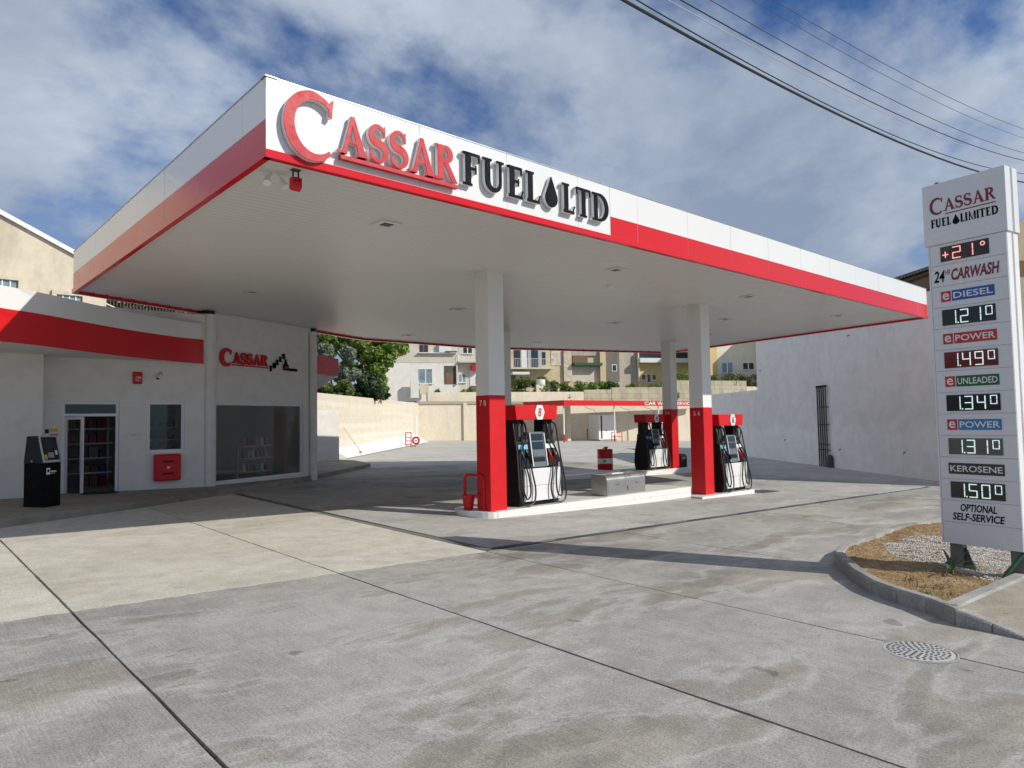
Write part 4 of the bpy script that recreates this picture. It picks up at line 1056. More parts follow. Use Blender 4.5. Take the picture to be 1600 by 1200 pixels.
# price sign
s0 = Vector((9.93, 3.04, 0)); sx_ = Vector((-.171, -.985, 0)).normalized(); sn = Vector((-.985, .171, 0)).normalized()
SG = frame(s0, sx_, (0, 0, 1), sn)
sign = thing('price_sign', 'tall white fuel price sign with lit digits standing in the planting bed', 'price sign', (9.9, 2.6, G(9.9, 2.6)+.1))
SW = .89; PH = .2657; ZTOP = 3.98
SIGNW = mat('sign_white', (.70, .72, .74), .28, var=.03, vscale=.8)
def sp_(u0, u1, v0, v1, d0, d1, m, nm, par=None, **k): return plate(SG, u0, u1, v0, v1, d0, d1).build(nm, m, par or sign, **k)
sp_(0, SW, .262, ZTOP, -.12, -.012, ALU, 'front_shell'); sp_(.03, SW-.03, .27, 4.7, -.17, -.12, mat('core_pink', (.70, .60, .58), .5), 'core'); sp_(0, SW, .262, ZTOP, -.28, -.17, ALU, 'rear_shell')
sp_(-.035, SW+.02, ZTOP+.002, 4.755, -.12, .015, SIGNW, 'head_box', bevel=.004); sp_(-.035, SW+.02, ZTOP+.002, 4.755, -.295, -.17, SIGNW, 'head_box', bevel=.004)
panels = []
for i in range(14):
    z1 = ZTOP-PH*i; z0 = z1-PH
    panels.append((sp_(.022, SW-.004, z0+.003, z1-.003, -.011, .0, SIGNW, 'sign_panel'), z0))
sp_(0, .018, .262, ZTOP-.002, -.011, .002, ALU, 'edge_strip')
DRED = mat('dark_red_print', (.20, .015, .025), .4); DISP = mat('display_glass', (.018, .018, .02), .10, var=.2)
DISPR = mat('display_red', (.10, .008, .01), .12); PRED = mat('print_red', (.52, .03, .04), .4); PBLUE = mat('print_blue', (.012, .09, .36), .4)
PLBLUE = mat('print_mid_blue', (.04, .20, .46), .4); PGREEN = mat('print_green', (.006, .12, .035), .4); PDARK = mat('print_charcoal', (.035, .038, .04), .4); PWHITE = mat('print_white', (.75, .77, .78), .4, var=.02)
SEGS = {'0': 'abcdef', '1': 'bc', '2': 'abged', '3': 'abgcd', '4': 'fgbc', '5': 'afgcd', '6': 'afgedc', '9': 'abfgcd', '8': 'abcdefg'}
def digit(ch, u, v, wd, h, m, par, d=.010):
    t = wd*.125; g2 = t*.3; mb = MB()
    pos_ = {'a': (u+g2, u+wd-g2, v+h-t, v+h), 'd': (u+g2, u+wd-g2, v, v+t), 'g': (u+g2, u+wd-g2, v+h/2-t/2, v+h/2+t/2),
            'f': (u, u+t, v+h/2+g2, v+h-g2), 'b': (u+wd-t, u+wd, v+h/2+g2, v+h-g2), 'e': (u, u+t, v+g2, v+h/2-g2), 'c': (u+wd-t, u+wd, v+g2, v+h/2-g2)}
    for i, s in enumerate(SEGS[ch]): plate(SG, *pos_[s], d, d+.003+i*.0003, mb)
    mb.build('digit', m, par)
def price(pi, s, dm=DISP):
    par, z0 = panels[pi]; dsp = sp_(.135, .735, z0+.035, z0+.232, .0005, .008, dm, 'display', par)
    v, h = z0+.05, .165
    digit(s[0], .215, v, .085, h, LEDW, dsp); plate(SG, .313, .326, v, v+.016, .010, .014).build('decimal_point', LEDW, dsp)
    digit(s[1], .345, v, .095, h, LEDW, dsp); digit(s[2], .485, v, .095, h, LEDW, dsp); digit(s[3], .630, v+.058, .075, .107, LEDW, dsp)
def grade(pi, s, m):
    par, z0 = panels[pi]; a = sp_(.13, .245, z0+.068, z0+.198, .0005, .004, PRED, 'logo_square', par)
    text('e', SG, .15, .225, z0+.09, z0+.175, .0055, PWHITE, a, bold=.012)
    b2 = sp_(.258, .735, z0+.068, z0+.198, .0005, .004, m, 'grade_plate', par)
    text(s, SG, .275, .718, z0+.095, z0+.172, .0055, PWHITE, b2, bold=.012)
par, z0 = panels[0]
dsp = sp_(.15, .70, z0+.04, z0+.225, .0005, .008, DISP, 'display', par)
plate(SG, .175, .245, z0+.115, z0+.128, .010, .013).build('plus_sign', LEDR, dsp); plate(SG, .204, .216, z0+.085, z0+.160, .0105, .0135).build('plus_sign', LEDR, dsp)
digit('2', .29, z0+.055, .10, .15, LEDR, dsp); digit('1', .43, z0+.055, .10, .15, LEDR, dsp)
mb = MB().ribbon(arc(.635, z0+.175, .022, .022, 0, 360, 14), [.011]*15, SG, .010, .013); mb.build('degree_ring', LEDR, dsp, fix=True)
par, z0 = panels[1]
text('24', SG, .055, .185, z0+.055, z0+.20, .003, BLACKL, par, shear=.18, bold=.02); text('HR', SG, .19, .255, z0+.135, z0+.20, .003, DRED, par, shear=.15)
text('CARWASH', SG, .262, .80, z0+.055, z0+.20, .003, DRED, par, shear=.18, bold=.03)
grade(2, 'DIESEL', PBLUE); price(3, '1210'); grade(4, 'POWER', PRED); price(5, '1490', DISPR); grade(6, 'UNLEADED', PGREEN); price(7, '1340'); grade(8, 'POWER', PLBLUE); price(9, '1310', mat('display_sky_reflection', (.10, .10, .10), .10)); price(11, '1500')  # the grey display has the sky's reflection put into its base colour
par, z0 = panels[10]
kq = sp_(.12, .74, z0+.06, z0+.195, .0005, .004, PDARK, 'grade_plate', par); text('KEROSENE', SG, .14, .72, z0+.09, z0+.165, .0055, PWHITE, kq, bold=.012)
par, z0 = panels[12]
text('OPTIONAL', SG, .235, .635, z0+.142, z0+.232, .003, BLACKL, par, shear=.16, bold=.025); text('SELF-SERVICE', SG, .14, .715, z0+.03, z0+.12, .003, BLACKL, par, shear=.16, bold=.025)
put_glyph('C', SG, .055, 4.365, .205, .80, .0155, .0165, DRED, None, sign, 'head_letter', 1.15, .003)
word('ASSAR', SG, .215, .805, 4.385, .15, .0155, .0165, DRED, None, sign, 1.25, 'head_letter', .003)
sp_(.235, .80, 4.343, 4.355, .0155, .019, DRED, 'head_underline')
word('FUEL', SG, .055, .30, 4.20, .105, .0155, .0165, BLACKL, None, sign, 1.5, 'head_letter', .003)
put_glyph('drop', SG, .315, 4.19, .115, 1.1, .0155, .0165, BLACKL, None, sign, 'drop_emblem', 1, .003)
word('LIMITED', SG, .40, .825, 4.20, .105, .0155, .0165, BLACKL, None, sign, 1.5, 'head_letter', .003)
sp_(.12, .16, 4.756, 4.775, -.03, 0, DGREY, 'lifting_lug')
for u in (.03, .70):
    MB().prism([(u+.02, .261), (u+.16, .261), (u+.16, -.2), (u+.02, -.2)], SG, -.20, -.08).build('leg', mat('leg_grey', (.16, .17, .18), .5), sign)
    for d_ in (-.14,):
        MB().prism([(u+.162, .20), (u+.185, .20), (u+.29, -.05), (u+.162, -.05)], SG, d_-.006, d_+.006).build('gusset', DGREY, sign)
        MB().prism([(u+.018, .10), (u+.018, -.05), (u-.10, -.05)], SG, d_-.006, d_+.006).build('gusset', DGREY, sign)
MB().tube([SG(.86, .25, -.1), SG(.72, -.04, .12)], .022, 8).build('cable_duct', GREENAW, sign)
# small palm and weeds
def frond(mb, base, az_, el, ln, wd, droop=.5, n=6):
    p = Vector(base); d = Vector((math.cos(az_)*math.cos(el), math.sin(az_)*math.cos(el), math.sin(el))); s = Vector((-math.sin(az_), math.cos(az_), 0)); k = len(mb.v)
    for i in range(n+1):
        t = i/n; w_ = wd*(math.sin(math.pi*min(1, t*.9+.12)))**.8+.001
        mb.v += [tuple(p-s*w_), tuple(p+Vector((0, 0, -.25*w_))), tuple(p+s*w_)]
        p = p+d*(ln/n); d = (d+Vector((0, 0, -droop/n*1.4))).normalized()
    for i in range(n):
        a = k+3*i; mb.f += [(a, a+1, a+4, a+3), (a+1, a+2, a+5, a+4)]
q = gp(1487, 896, .12); rn = random.Random(4)
palm = thing('young_palm', 'small green palm seedling growing in front of the price sign', 'plant', (q.x, q.y, soil_z(q.x, q.y)-.01))
MB().lathe([(.03, 0), (.025, .05), (.012, .08)], 8).build('stem', BARK, palm, True)
LEAFP = leafmat('palm_leaves', (.05, .11, .03), (.16, .24, .09))
for i in range(11):
    az_ = i*2.4+rn.uniform(-.3, .3)+1.2
    el = rn.uniform(.25, 1.25); mb = MB()
    frond(mb, (0, 0, .04), az_, el, rn.uniform(.28, .5), .017, rn.uniform(.3, .9))
    mb.build('frond', LEAFP, palm, True)
# a fan frond with many leaflets
az_ = math.atan2(-.80, -.05)
mb = MB()
for j in range(-5, 6): frond(mb, (.10*math.cos(az_), .10*math.sin(az_), .10), az_+j*.13, .35-abs(j)*.02, .36, .008, .5)
mb.build('fan_frond', LEAFP, palm, True)
for i, (a, b2) in enumerate([(1445, 925), (1438, 912), (1420, 905), (1550, 915), (1585, 925), (1570, 905), (1465, 915), (1480, 930)]):
    q = gp(a, b2, .12); mb = MB()
    if not inside((q.x, q.y), bp): continue
    for j in range(14): frond(mb, (rn.uniform(-.05, .05), rn.uniform(-.05, .05), 0), rn.uniform(0, 6.28), rn.uniform(.5, 1.3), rn.uniform(.04, .09), .004, .8, 3)
    o = one('weed_tuft', mb, LEAF4, 'tiny green weed tuft in the dry orange soil', 'weed', 'weeds in the planting bed'); o.location = (q.x, q.y, soil_z(q.x, q.y)-.005)

# ================================================================== OVERHEAD CABLES
def cable(pix, y, r_, m, label):
    pts = [on_pl(px, py, (0, 1, 0), (0, y, 0)) for px, py in pix]
    xs = [p.x for p in pts]; zs = [p.z for p in pts]
    # least squares parabola z(x)
    import numpy as np
    c = np.polyfit(xs, zs, 2)
    x0, x1 = min(xs)-14, max(xs)+26; n = 40
    mb = MB().tube([(x0+(x1-x0)*i/n, y, float(np.polyval(c, x0+(x1-x0)*i/n))) for i in range(n+1)], r_, 6)
    one('overhead_cable', mb, m, label, 'cable', 'overhead cables crossing the sky', smooth=True)
CB = mat('cable_black', (.012, .012, .014), .6); CW = mat('cable_pale', (.45, .47, .5), .5); CG = mat('cable_grey', (.07, .075, .085), .6)
cz = lambda L_: [(960+a/2.5, b2/2.5) for a, b2 in L_]
cable(cz([(45, 0), (300, 150), (500, 262), (800, 412), (1150, 568), (1425, 672)]), 6.0, .024, CB, 'thickest black overhead cable, lowest of the bundle')
cable(cz([(95, 0), (400, 185), (800, 395), (1200, 570), (1480, 660)]), 6.25, .011, CB, 'thin black overhead cable running just above the thickest one')
cable(cz([(222, 0), (600, 220), (1000, 420), (1400, 578), (1600, 643)]), 6.5, .009, CW, 'pale overhead wire between two dark cables')
cable(cz([(262, 0), (600, 190), (1000, 400), (1400, 565), (1600, 628)]), 6.6, .012, CB, 'dark overhead cable just above the pale wire')
cable(cz([(375, 0), (700, 185), (1100, 400), (1400, 528), (1600, 598)]), 6.9, .010, CG, 'thin grey overhead wire, third from the top')
cable(cz([(545, 0), (900, 215), (1200, 365), (1600, 540)]), 7.2, .007, CG, 'fine overhead wire, second from the top')
cable(cz([(625, 0), (900, 165), (1200, 325), (1600, 505)]), 7.4, .009, CG, 'topmost fine overhead wire')

# ================================================================== BOUNDARY WALLS
def wall_line(p, q, z0, z1a, z1b, th, side):
    p, q = Vector(p[:2]), Vector(q[:2]); d = (q-p).normalized(); n = Vector((-d.y, d.x))*side*th
    mb = MB(); vs = []
    for (pt, zt) in ((p, z1a), (q, z1b)):
        for o in (Vector((0, 0)), n):
            for z in (z0, zt): vs.append((pt.x+o.x, pt.y+o.y, z))
    mb.add(vs, [(0, 4, 5, 1), (2, 3, 7, 6), (1, 5, 7, 3), (0, 2, 6, 4), (0, 1, 3, 2), (4, 6, 7, 5)]); return mb
ra, rb = gp(1465, 752), gp(1187, 715.5)
rd = (rb-ra).normalized(); near_end = ra-rd*2.6
def repaint(m):
    n, l = m.node_tree.nodes, m.node_tree.links; b = n['Principled BSDF']; src = b.inputs['Base Color'].links[0].from_socket
    P = pos(n); sp = n.new('ShaderNodeSeparateXYZ'); l.new(P, sp.inputs[0])
    nz = noise(n, l, .5, 9, .62, .5, P); ad = n.new('ShaderNodeMath'); ad.operation = 'MULTIPLY_ADD'; ad.inputs[1].default_value = 2.4
    l.new(nz, ad.inputs[0]); l.new(sp.outputs[2], ad.inputs[2])
    f = ramp(n, l, ad.outputs[0], [(0.0, 1.0), (1.0, 0.0)]); mr_ = n.new('ShaderNodeMapRange'); l.new(ad.outputs[0], mr_.inputs[0])
    mr_.inputs[1].default_value = 2.35; mr_.inputs[2].default_value = 2.75; mr_.inputs[3].default_value = 1; mr_.inputs[4].default_value = 0
    c = mix(n, l, 'MULTIPLY', mr_.outputs[0], src, (1.09, 1.09, 1.11)); 
    sm = ramp(n, l, noise(n, l, 2.2, 8, .7, .8, P, (1, 1, .6)), [(.60, 0.0), (.70, .5)])
    c = mix(n, l, 'MULTIPLY', sm, c, (.84, .83, .81))
    l.new(c, b.inputs['Base Color'])
repaint(GREYW)
rw = thing('boundary_wall', 'tall pale grey rendered wall along the right of the forecourt', 'wall', near_end)
wall_line(near_end, rb, -1.5, zat(1448, 456, ra), zat(1190, 531, rb), .45, -1).build('high_wall', GREYW, rw, fix=True)
rc = rb+rd*11
wall_line(rb+rd*.002, rc, -1.5, zat(1187, 609, rb), zat(1187, 609, rb)+.05, .35, -1).build('low_wall', GREYW, rw, fix=True)
rn_ = Vector((-rd.y, rd.x, 0)).normalized()
for i, (a, b2) in enumerate(((1228, 687), (1314, 702), (1415, 707), (1327, 524), (1189, 579))):
    q = on_pl(a, b2, Vector((-rd.y, rd.x, 0)), ra)
    nn = Vector((-rd.y, rd.x, 0)).normalized()
    MB().tube([tuple(q-nn*.01), tuple(q+nn*.06), tuple(q+nn*.09+Vector((0, 0, -.05)))], .018, 6).build('wall_hook', DGREY, rw)
# pipes on that wall
pm = on_pl(1291, 730, rn_, ra); pt = on_pl(1286, 604, rn_, ra)
pipes = thing('pipe_bundle', 'five grey vertical vent pipes clamped to the grey wall', 'pipes', (pm.x, pm.y, G(pm.x, pm.y)))
tpz = pt.z-G(pm.x, pm.y)
for i in range(5):
    o = -rd*(i-2)*.20*(-1)+rn_*.10
    MB().tube([(o.x, o.y, -.02), (o.x, o.y, tpz-.05*(i == 0))], .035 if i else .03, 10).build('pipe', DGREY, pipes, True, smooth=True)
    MB().tube([(o.x, o.y, tpz-.04), (o.x, o.y, tpz+.05)], .06, 10).build('pipe_cap', BLACK, pipes, True, smooth=True)
for z in (.75, 1.0, 1.9, 2.7):
    o = rn_*.03-rd*.5; MB().obox((o.x, o.y, z), rd*1.0, rn_*.03, (0, 0, .04)).build('clamp_rail', BLACK, pipes, True)
o = rn_*.12-rd*.62
MB().lathe([(.15, 0), (.15, .42), (.10, .52), (.03, .56)], 14, (o.x, o.y, .02)).build('valve_cover', DGREY, pipes, True, smooth=True)
# cream block wall on the left going back
ca, cb_ = gp(531, 713), gp(646, 691)
cd = (cb_-ca).normalized()
cs = ca-cd*9
cw = thing('boundary_wall', 'sunlit cream block wall running back behind the shop', 'wall', ca)
zc = zat(531, 616.5, ca); zc2 = zat(640, 629, cb_)
wall_line(cs, cb_, -.5, zc+(zc-zc2)*.45, zc2, .3, 1).build('block_wall', CREAM, cw, fix=True)
cn = Vector((cd.y, -cd.x, 0))
MB().add([tuple(v) for v in (ca+cn*.9-cd*2, cb_+cn*1.3, cb_+cn*.02+Vector((0, 0, .75)), ca+cn*.02+Vector((0, 0, .45))-cd*2, ca-cd*2+cn*.02-Vector((0, 0, .2)), cb_+cn*.02-Vector((0, 0, .2)))],
         [(0, 1, 2, 3), (0, 3, 4), (1, 5, 2)]).build('white_plinth', WPAINT, cw, fix=True)
bs = Vector((38.2, 55.5, 0)); be = Vector((.966, -.259, 0)); bn_ = Vector((-.259, -.966, 0))
wall_line(cb_+cd*.003, (bs.x, bs.y), -.5, zc2+.05, zc2+.05, .3, 1).build('return_wall', CREAM2, cw, fix=True)
mid = cb_.lerp(bs, .45); dv = (bs-cb_); dv.z = 0; dv.normalize(); dn = Vector((dv.y, -dv.x, 0))
MB().obox((mid.x+dn.x*.001, mid.y+dn.y*.001, .1), dv*1.0, dn*.05, (0, 0, 2.3)).build('white_door', WPAINT, cw)
def BK(px, py, off=0): return on_pl(px, py, bn_, bs-bn_*off)
def bk_s(px, py, off=0):
    p = BK(px, py, off); return (p-(bs-bn_*off)).dot(be), p.z
bf = lambda off: frame(bs-bn_*off, be, (0, 0, 1), bn_)
bw_ = thing('retaining_wall', 'cream and limestone block retaining wall behind the car wash', 'wall', bs)
def bkrect(px0, px1, pyt, zb, off, th, m, nm, pyt2=None, par=None):
    s_0, z_0 = bk_s(px0, pyt, off); s_1, z_1 = bk_s(px1, pyt2 or pyt, off)
    return MB().prism([(s_0, zb), (s_1, zb), (s_1, z_1), (s_0, z_0)], bf(off), -th, 0).build(nm, m, par or bw_)
bkrect(651, 1190, 628, -2.5, 0, .4, CREAM2, 'lower_wall', 631)
bkrect(651, 1195, 627, 3.6, -.12, .5, mat('ledge', (.35, .32, .26), .9), 'ledge', 630)
bkrect(668, 912, 613, 2, .65, .3, CREAM2, 'upper_wall', 612); bkrect(912.6, 955, 609, 2, .65, .3, STONE, 'block_wall', 608.5)
bkrect(955.5, 1052, 605.5, 2, .62, .3, STONE, 'block_wall', 604.5); bkrect(1052.6, 1166, 594, 2, .60, .3, STONE, 'block_wall', 595); bkrect(1166.5, 1230, 604, 2, .62, .3, CREAM2, 'upper_wall', 604)
for px_ in (724, 863): bkrect(px_, px_+5, 629.5, -2, -.2, .2, CREAM2, 'buttress')
# terrace behind the wall
t0 = bs-bn_*1.0-be*30; t1 = bs-bn_*1.0+be*90
tz = 3.9
setp(MB().add([(t0.x, t0.y, tz), (t1.x, t1.y, tz), tuple(Vector((t1.x, t1.y, tz))-bn_*90), tuple(Vector((t0.x, t0.y, tz))-bn_*90)], [(0, 1, 2, 3)]).build('terrace', CONCW), 'raised terrace ground behind the retaining wall', 'ground', kind='structure')

# small shaded wall beside the shop end
q0, q1 = gp(470, 722, .12), gp(530, 720, .12)
lw = thing('low_wall', 'short white wall past the shop corner, mostly in shade', 'wall', q1)
zt_ = zat(530, 641, q1)
wall_line(q0-(q1-q0)*.6, q1, 0, zt_, zt_, .25, 1).build('wall', SHOPW, lw, fix=True)
# broom leaning on the cream wall
q = ca+cd*1.2+cn*.75
br_ = thing('broom', 'broom leaning against the sunlit cream wall', 'broom', (q.x, q.y, G(q.x, q.y)+.1))
tp = -cn*.70-cd*.6
MB().tube([(0, 0, .12), (tp.x, tp.y, 1.35)], .016, 8).build('handle', mat('wood', (.45, .32, .16), .6), br_, True)
MB().obox((-.18*cd.x, -.18*cd.y, 0), cd*.36, cn*.06, (0, 0, .13)).build('brush_head', mat('bristle', (.32, .26, .18), .9), br_, True)
# red hose trolley near the corner
q = gp(634, 698); ht = thing('hose_trolley', 'red metal frame trolley with hose wheel in the far corner', 'trolley', (q.x, q.y, G(q.x, q.y)))
vr = Vector((rt.x, rt.y, 0)).normalized(); vf = Vector((fw.x, fw.y, 0)).normalized()
for a in (0, .38):
    MB().tube([tuple(vr*a), tuple(vr*a+Vector((0, 0, 1.0)))], .035, 8).build('upright', REDP, ht, True)
for z in (.15, .4, .65, .98): MB().tube([(0, 0, z), tuple(vr*.38+Vector((0, 0, z)))], .028, 8).build('rung', REDP, ht, True)
wc = vr*.72+Vector((0, 0, .42))
MB().tube([tuple(wc+(vr*math.cos(R(t))+Vector((0, 0, 1))*math.sin(R(t)))*.22) for t in range(0, 361, 20)], .07, 8, False).build('hose_wheel', REDP, ht, True, smooth=True)
MB().tube([tuple(wc-vf*.15), tuple(wc+vf*.15)], .05, 8).build('axle', DGREY, ht, True)
MB().tube([tuple(vr*.3+Vector((0, 0, .05))), tuple(wc-Vector((0, 0, .4)))], .03, 8).build('base_bar', REDP, ht, True)

# ================================================================== CAR WASH
cwy = gp(880, 691.5).y; zr = zat(884, 628, gp(880, 691.5))
xl = on_z(880, 631, zr).x
wash = thing('car_wash', 'open car wash bays under a flat red roof at the back', 'car wash', (xl+6, cwy, G(xl, cwy)))
xl0 = on_pl(881, 629, (0, 1, 0), (0, cwy, 0)).x
xr_ = xl0+22; zf0 = on_pl(900, 634, (0, 1, 0), (0, cwy, 0)).z; zf1 = on_pl(900, 625.5, (0, 1, 0), (0, cwy, 0)).z
MB().box(xl0, xr_, cwy-.08, cwy, zf0, zf1).build('front_fascia', REDP, wash)
MB().box(xl0-.08, xl0-.001, cwy-.08, bs.y-.268*(xl0-bs.x)-1.3, zf0, zf1).build('side_fascia', REDP, wash)
wy = lambda x: max(cwy+.3, bs.y-.268*(x-bs.x)-1.3)
MB().prism([(xl0+.001, cwy+.001), (xr_, cwy+.001), (xr_, wy(xr_)), (xl0+.001, wy(xl0))], lambda u, v, d: (u, v, d), zf0+.25, zf0+.33).build('roof_sheet', mat('roof_sheet', (.55, .5, .45), .6), wash)
for px_ in (881, 960, 1029, 1100):
    x = on_pl(px_, 660, (0, 1, 0), (0, cwy+.3, 0)).x; zg = G(x, cwy)
    p_ = MB().box(x-.05, x+.05, cwy+.25, cwy+.35, zg-.1, zf0+.25).build('post', ALU, wash)
    MB().box(x-.055, x+.055, cwy+.245, cwy+.355, zg-.1, zg+.75).build('red_foot', REDP, p_)
for px_ in (887, 1040):
    x = on_pl(px_, 660, (0, 1, 0), (0, cwy+4.3, 0)).x
    MB().box(x-.25, x+.25, cwy+4.1, cwy+4.5, -1.8, zf0+.24).build('rear_pier', CREAM2, wash)
x = xl0; MB().box(x-2.2, x-.1, cwy+1.5, cwy+1.6, -1.5, G(x, cwy)+1.9).build('screen_panel', ALU, wash)
cf = frame((0, cwy-.082, 0), (1, 0, 0), (0, 0, 1), (0, -1, 0))
xa = on_pl(1006, 629, (0, 1, 0), (0, cwy, 0)).x; xb = on_pl(1081, 629, (0, 1, 0), (0, cwy, 0)).x
text('CAR WASH SERVICE', cf, xa, xb, zf0+.10, zf1-.08, .03, WPAINT, wash, bold=.012)
for i, px_ in enumerate((915, 970, 1008, 1062)):
    p = on_pl(px_, 640, (0, 1, 0), (0, cwy+2.2, 0)); zq = zf0+.2
    MB().tube([(p.x-.1, cwy+2.2, zq), (p.x-.1, cwy+2.2, zq-.25), (p.x+.3, cwy+2.1, zq-.4), (p.x+1.0, cwy+2.0, zq-.55), (p.x+1.4, cwy+2, zq-.95)], .02, 6).build('boom_hose', DGREY, wash)
for px_ in (918, 1073):
    p = on_pl(px_, 675, (0, 1, 0), (0, cwy+4.0, 0))
    MB().tube([(p.x, cwy+4.0, -1.2), (p.x, cwy+4.0, .9)], .06, 6).build('lance_holder', BARK, wash)
# cabinet and rail
cwk = cwy+2.2
x0 = on_pl(936, 690, (0, 1, 0), (0, cwk+1.0, 0)).x; x1 = on_pl(959, 690, (0, 1, 0), (0, cwk+1.0, 0)).x; zg = G(x0, cwk)
kb_ = thing('wash_kiosk', 'white equipment kiosk with dark slot inside the car wash', 'kiosk', ((x0+x1)/2, cwk+1.5, zg))
zk = zat(940, 648, (x0, cwk+1.0))
MB().box(x0, x1+.5, cwk+1.0, cwk+2.6, zg-.1, zk).build('body', ALU, kb_, bevel=.03)
MB().box(x0+.35, x0+.55, cwk+.985, cwk+.999, zg+.25, zk-.08).build('dark_slot', BLACK, kb_)
MB().box(x1-.3, x1+.45, cwk+.98, cwk+.999, zg+.1, zk-.1).build('door_panel', WPAINT, kb_); MB().box(x0-.15, x1+.2, cwk+.7, cwk+2.6, zg-.1, zg+.15).build('base_slab', KERB, kb_)
MB().box(x0+1.15, x0+1.22, cwk+.97, cwk+.999, zg+1.0, zg+1.2).build('handle', BLACK, kb_)
xg = on_pl(956, 690, (0, 1, 0), (0, cwy+.5, 0)).x; xg1 = on_pl(972, 690, (0, 1, 0), (0, cwy+.5, 0)).x
gr = thing('guard_rail', 'thin red tubular rail in front of the car wash kiosk', 'guard rail', (xg, cwy+.5, zg))
for a in (0, xg1-xg): MB().tube([(a, 0, -.1), (a, 0, .95)], .04, 6).build('post', REDP, gr, True)
for z in (.5, .95): MB().tube([(0, 0, z), (xg1-xg, 0, z)], .035, 6).build('rail', REDP, gr, True)

# ================================================================== BACKGROUND BUILDINGS
fe = Vector((.891, -.454, 0)); fn_ = Vector((-.454, -.891, 0))
dd = ray(700, 600); FO = Vector((dd.x, dd.y, 0))/math.hypot(dd.x, dd.y)*87
def fs(px, py, off=0):
    p = on_pl(px, py, fn_, FO-fn_*off); return (p-(FO-fn_*off)).dot(fe), p.z
def ff(off): return frame(FO-fn_*off, fe, (0, 0, 1), fn_)
class House:
    def __init__(s, name, label, px0, px1, pyt, m, off=0, dep=9, cat='building'):
        s.off = off; s0_, zt = fs(px0, pyt, off); s1_, _ = fs(px1, pyt, off)
        p = ff(off)((s0_+s1_)/2, tz, 0); s.root = thing(name, label, cat, (p.x, p.y, tz), group=None)
        plate(ff(off), s0_, s1_, tz-2.5, zt, -dep, 0).build('wall', m, s.root)
        plate(ff(off), s0_-.1, s1_+.1, zt+.002, zt+.3, -dep-.1, .12).build('parapet', m, s.root)
    def r(s, nm, px0, py0, px1, py1, m, d0=.002, d1=.05, par=None):
        a, z1 = fs(px0, py0, s.off); b2, z0 = fs(px1, py1, s.off)
        return plate(ff(s.off), a, b2, min(z0, z1), max(z0, z1), d0, d1).build(nm, m, par or s.root)
    def win(s, px0, py0, px1, py1, glass=DGLASS, fm=ALU, cols=2, nm='window', shutter=None):
        w_ = s.r(nm, px0, py0, px1, py1, fm, .002, .05)
        pw = (px1-px0)/cols
        for i in range(cols):
            s.r('pane', px0+i*pw+.7, py0+.7, px0+(i+1)*pw-.7, py1-.7, glass if not (shutter and i == 0) else shutter, .051, .06, w_)
        s.r('sill', px0-.8, py1, px1+.8, py1+.9, fm, .002, .18, w_)
        return w_
    def railing(s, px0, px1, py0, py1, m, n, d=.9):
        rl = s.r('railing', px0, py0, px1, py0+.8, m, d, d+.05)
        for i in range(n):
            x = px0+(px1-px0)*i/(n-1); s.r('baluster', x-.25, py0+.8, x+.25, py1, m, d, d+.04, rl)
        return rl
WH = plaster('white_house', (.78, .77, .73), (.62, .58, .50), .35, .3); CR = plaster('cream_house', (.64, .59, .50), (.50, .45, .36), .5, .4)
CR2 = plaster('tan_house', (.62, .52, .34), (.42, .35, .24), .6, .5); YL = plaster('yellow_house', (.70, .54, .25), (.58, .44, .22), .4, .4); GB_ = plaster('grey_house', (.20, .185, .16), (.12, .11, .10), .6, .5)
GRB = plaster('weathered_house', (.50, .45, .36), (.26, .23, .19), .7, .5); PW = plaster('pale_house', (.74, .70, .56), (.66, .62, .50), .3, .3); BRN = plaster('brown_wall', (.22, .13, .08), (.12, .08, .05), .6, 1.5)
PEEL = plaster('peeling_paint', (.68, .62, .52), (.34, .24, .12), .9, 1.3, vert=False)
h = House('apartment_house', 'white painted house with cream upper floor and dark stair opening', 575, 714, 512, WH, 0, 10)
h.r('upper_render', 575, 512, 713.4, 567, CR, .001, .03)
h.win(654, 576, 676, 599, BGLASS, ALU, 2); h.win(655, 538.5, 669, 550.5, DGLASS, mat('brown_frame', (.2, .13, .08), .6), 2)
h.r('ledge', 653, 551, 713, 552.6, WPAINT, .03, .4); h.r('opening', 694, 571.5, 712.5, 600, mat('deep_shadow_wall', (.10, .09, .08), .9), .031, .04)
h.r('inner_door', 696, 582, 708, 600, BRN, .041, .06); h.r('opening_jamb', 712.6, 571, 714, 601, WPAINT, .002, .3)
h.r('satellite_bracket', 695, 549, 713, 551, DGREY, .35, .5); h.r('white_box', 685, 537, 703, 551, WPAINT, .04, .45)
h.r('garden_wall', 655, 600, 668, 616, CREAM2, .5, .8); h.r('side_wall', 640, 595, 653, 622, WH, .6, 1.0)
h2 = House('apartment_house', 'cream house with white balcony and small red awning', 714.3, 786, 508, CR, .6, 10)
h2.win(716, 584.5, 728, 597.5, BGLASS, ALU, 2); h2.win(723, 540, 738, 552.5, DGLASS, ALU, 2); h2.r('shutter', 716, 540, 723, 553, mat('shutter', (.5, .55, .5), .6), .002, .05)
h2.railing(714.5, 748, 553, 565, ALU, 12, .8); h2.r('balcony_slab', 714.5, 565, 748, 567.5, CR, .002, .95); h2.r('awning', 735, 572, 750, 578, REDP, .002, .8); h2.r('white_door', 734, 579, 750, 611, ALU, .002, .06)
h2.r('dark_pane', 743, 588, 749, 600, DGLASS, .061, .08); h2.r('planter_box', 735, 603, 748, 610, BRN, .1, .4)
h3 = House('apartment_house', 'tan apartment house with long white balcony railing and peeling wall', 786.4, 878, 505, CR2, .1, 12)
h3.railing(797, 860, 561, 575, WPAINT, 26, 1.1); h3.r('balcony_slab', 795, 575, 861, 577.6, CR, .002, 1.2)
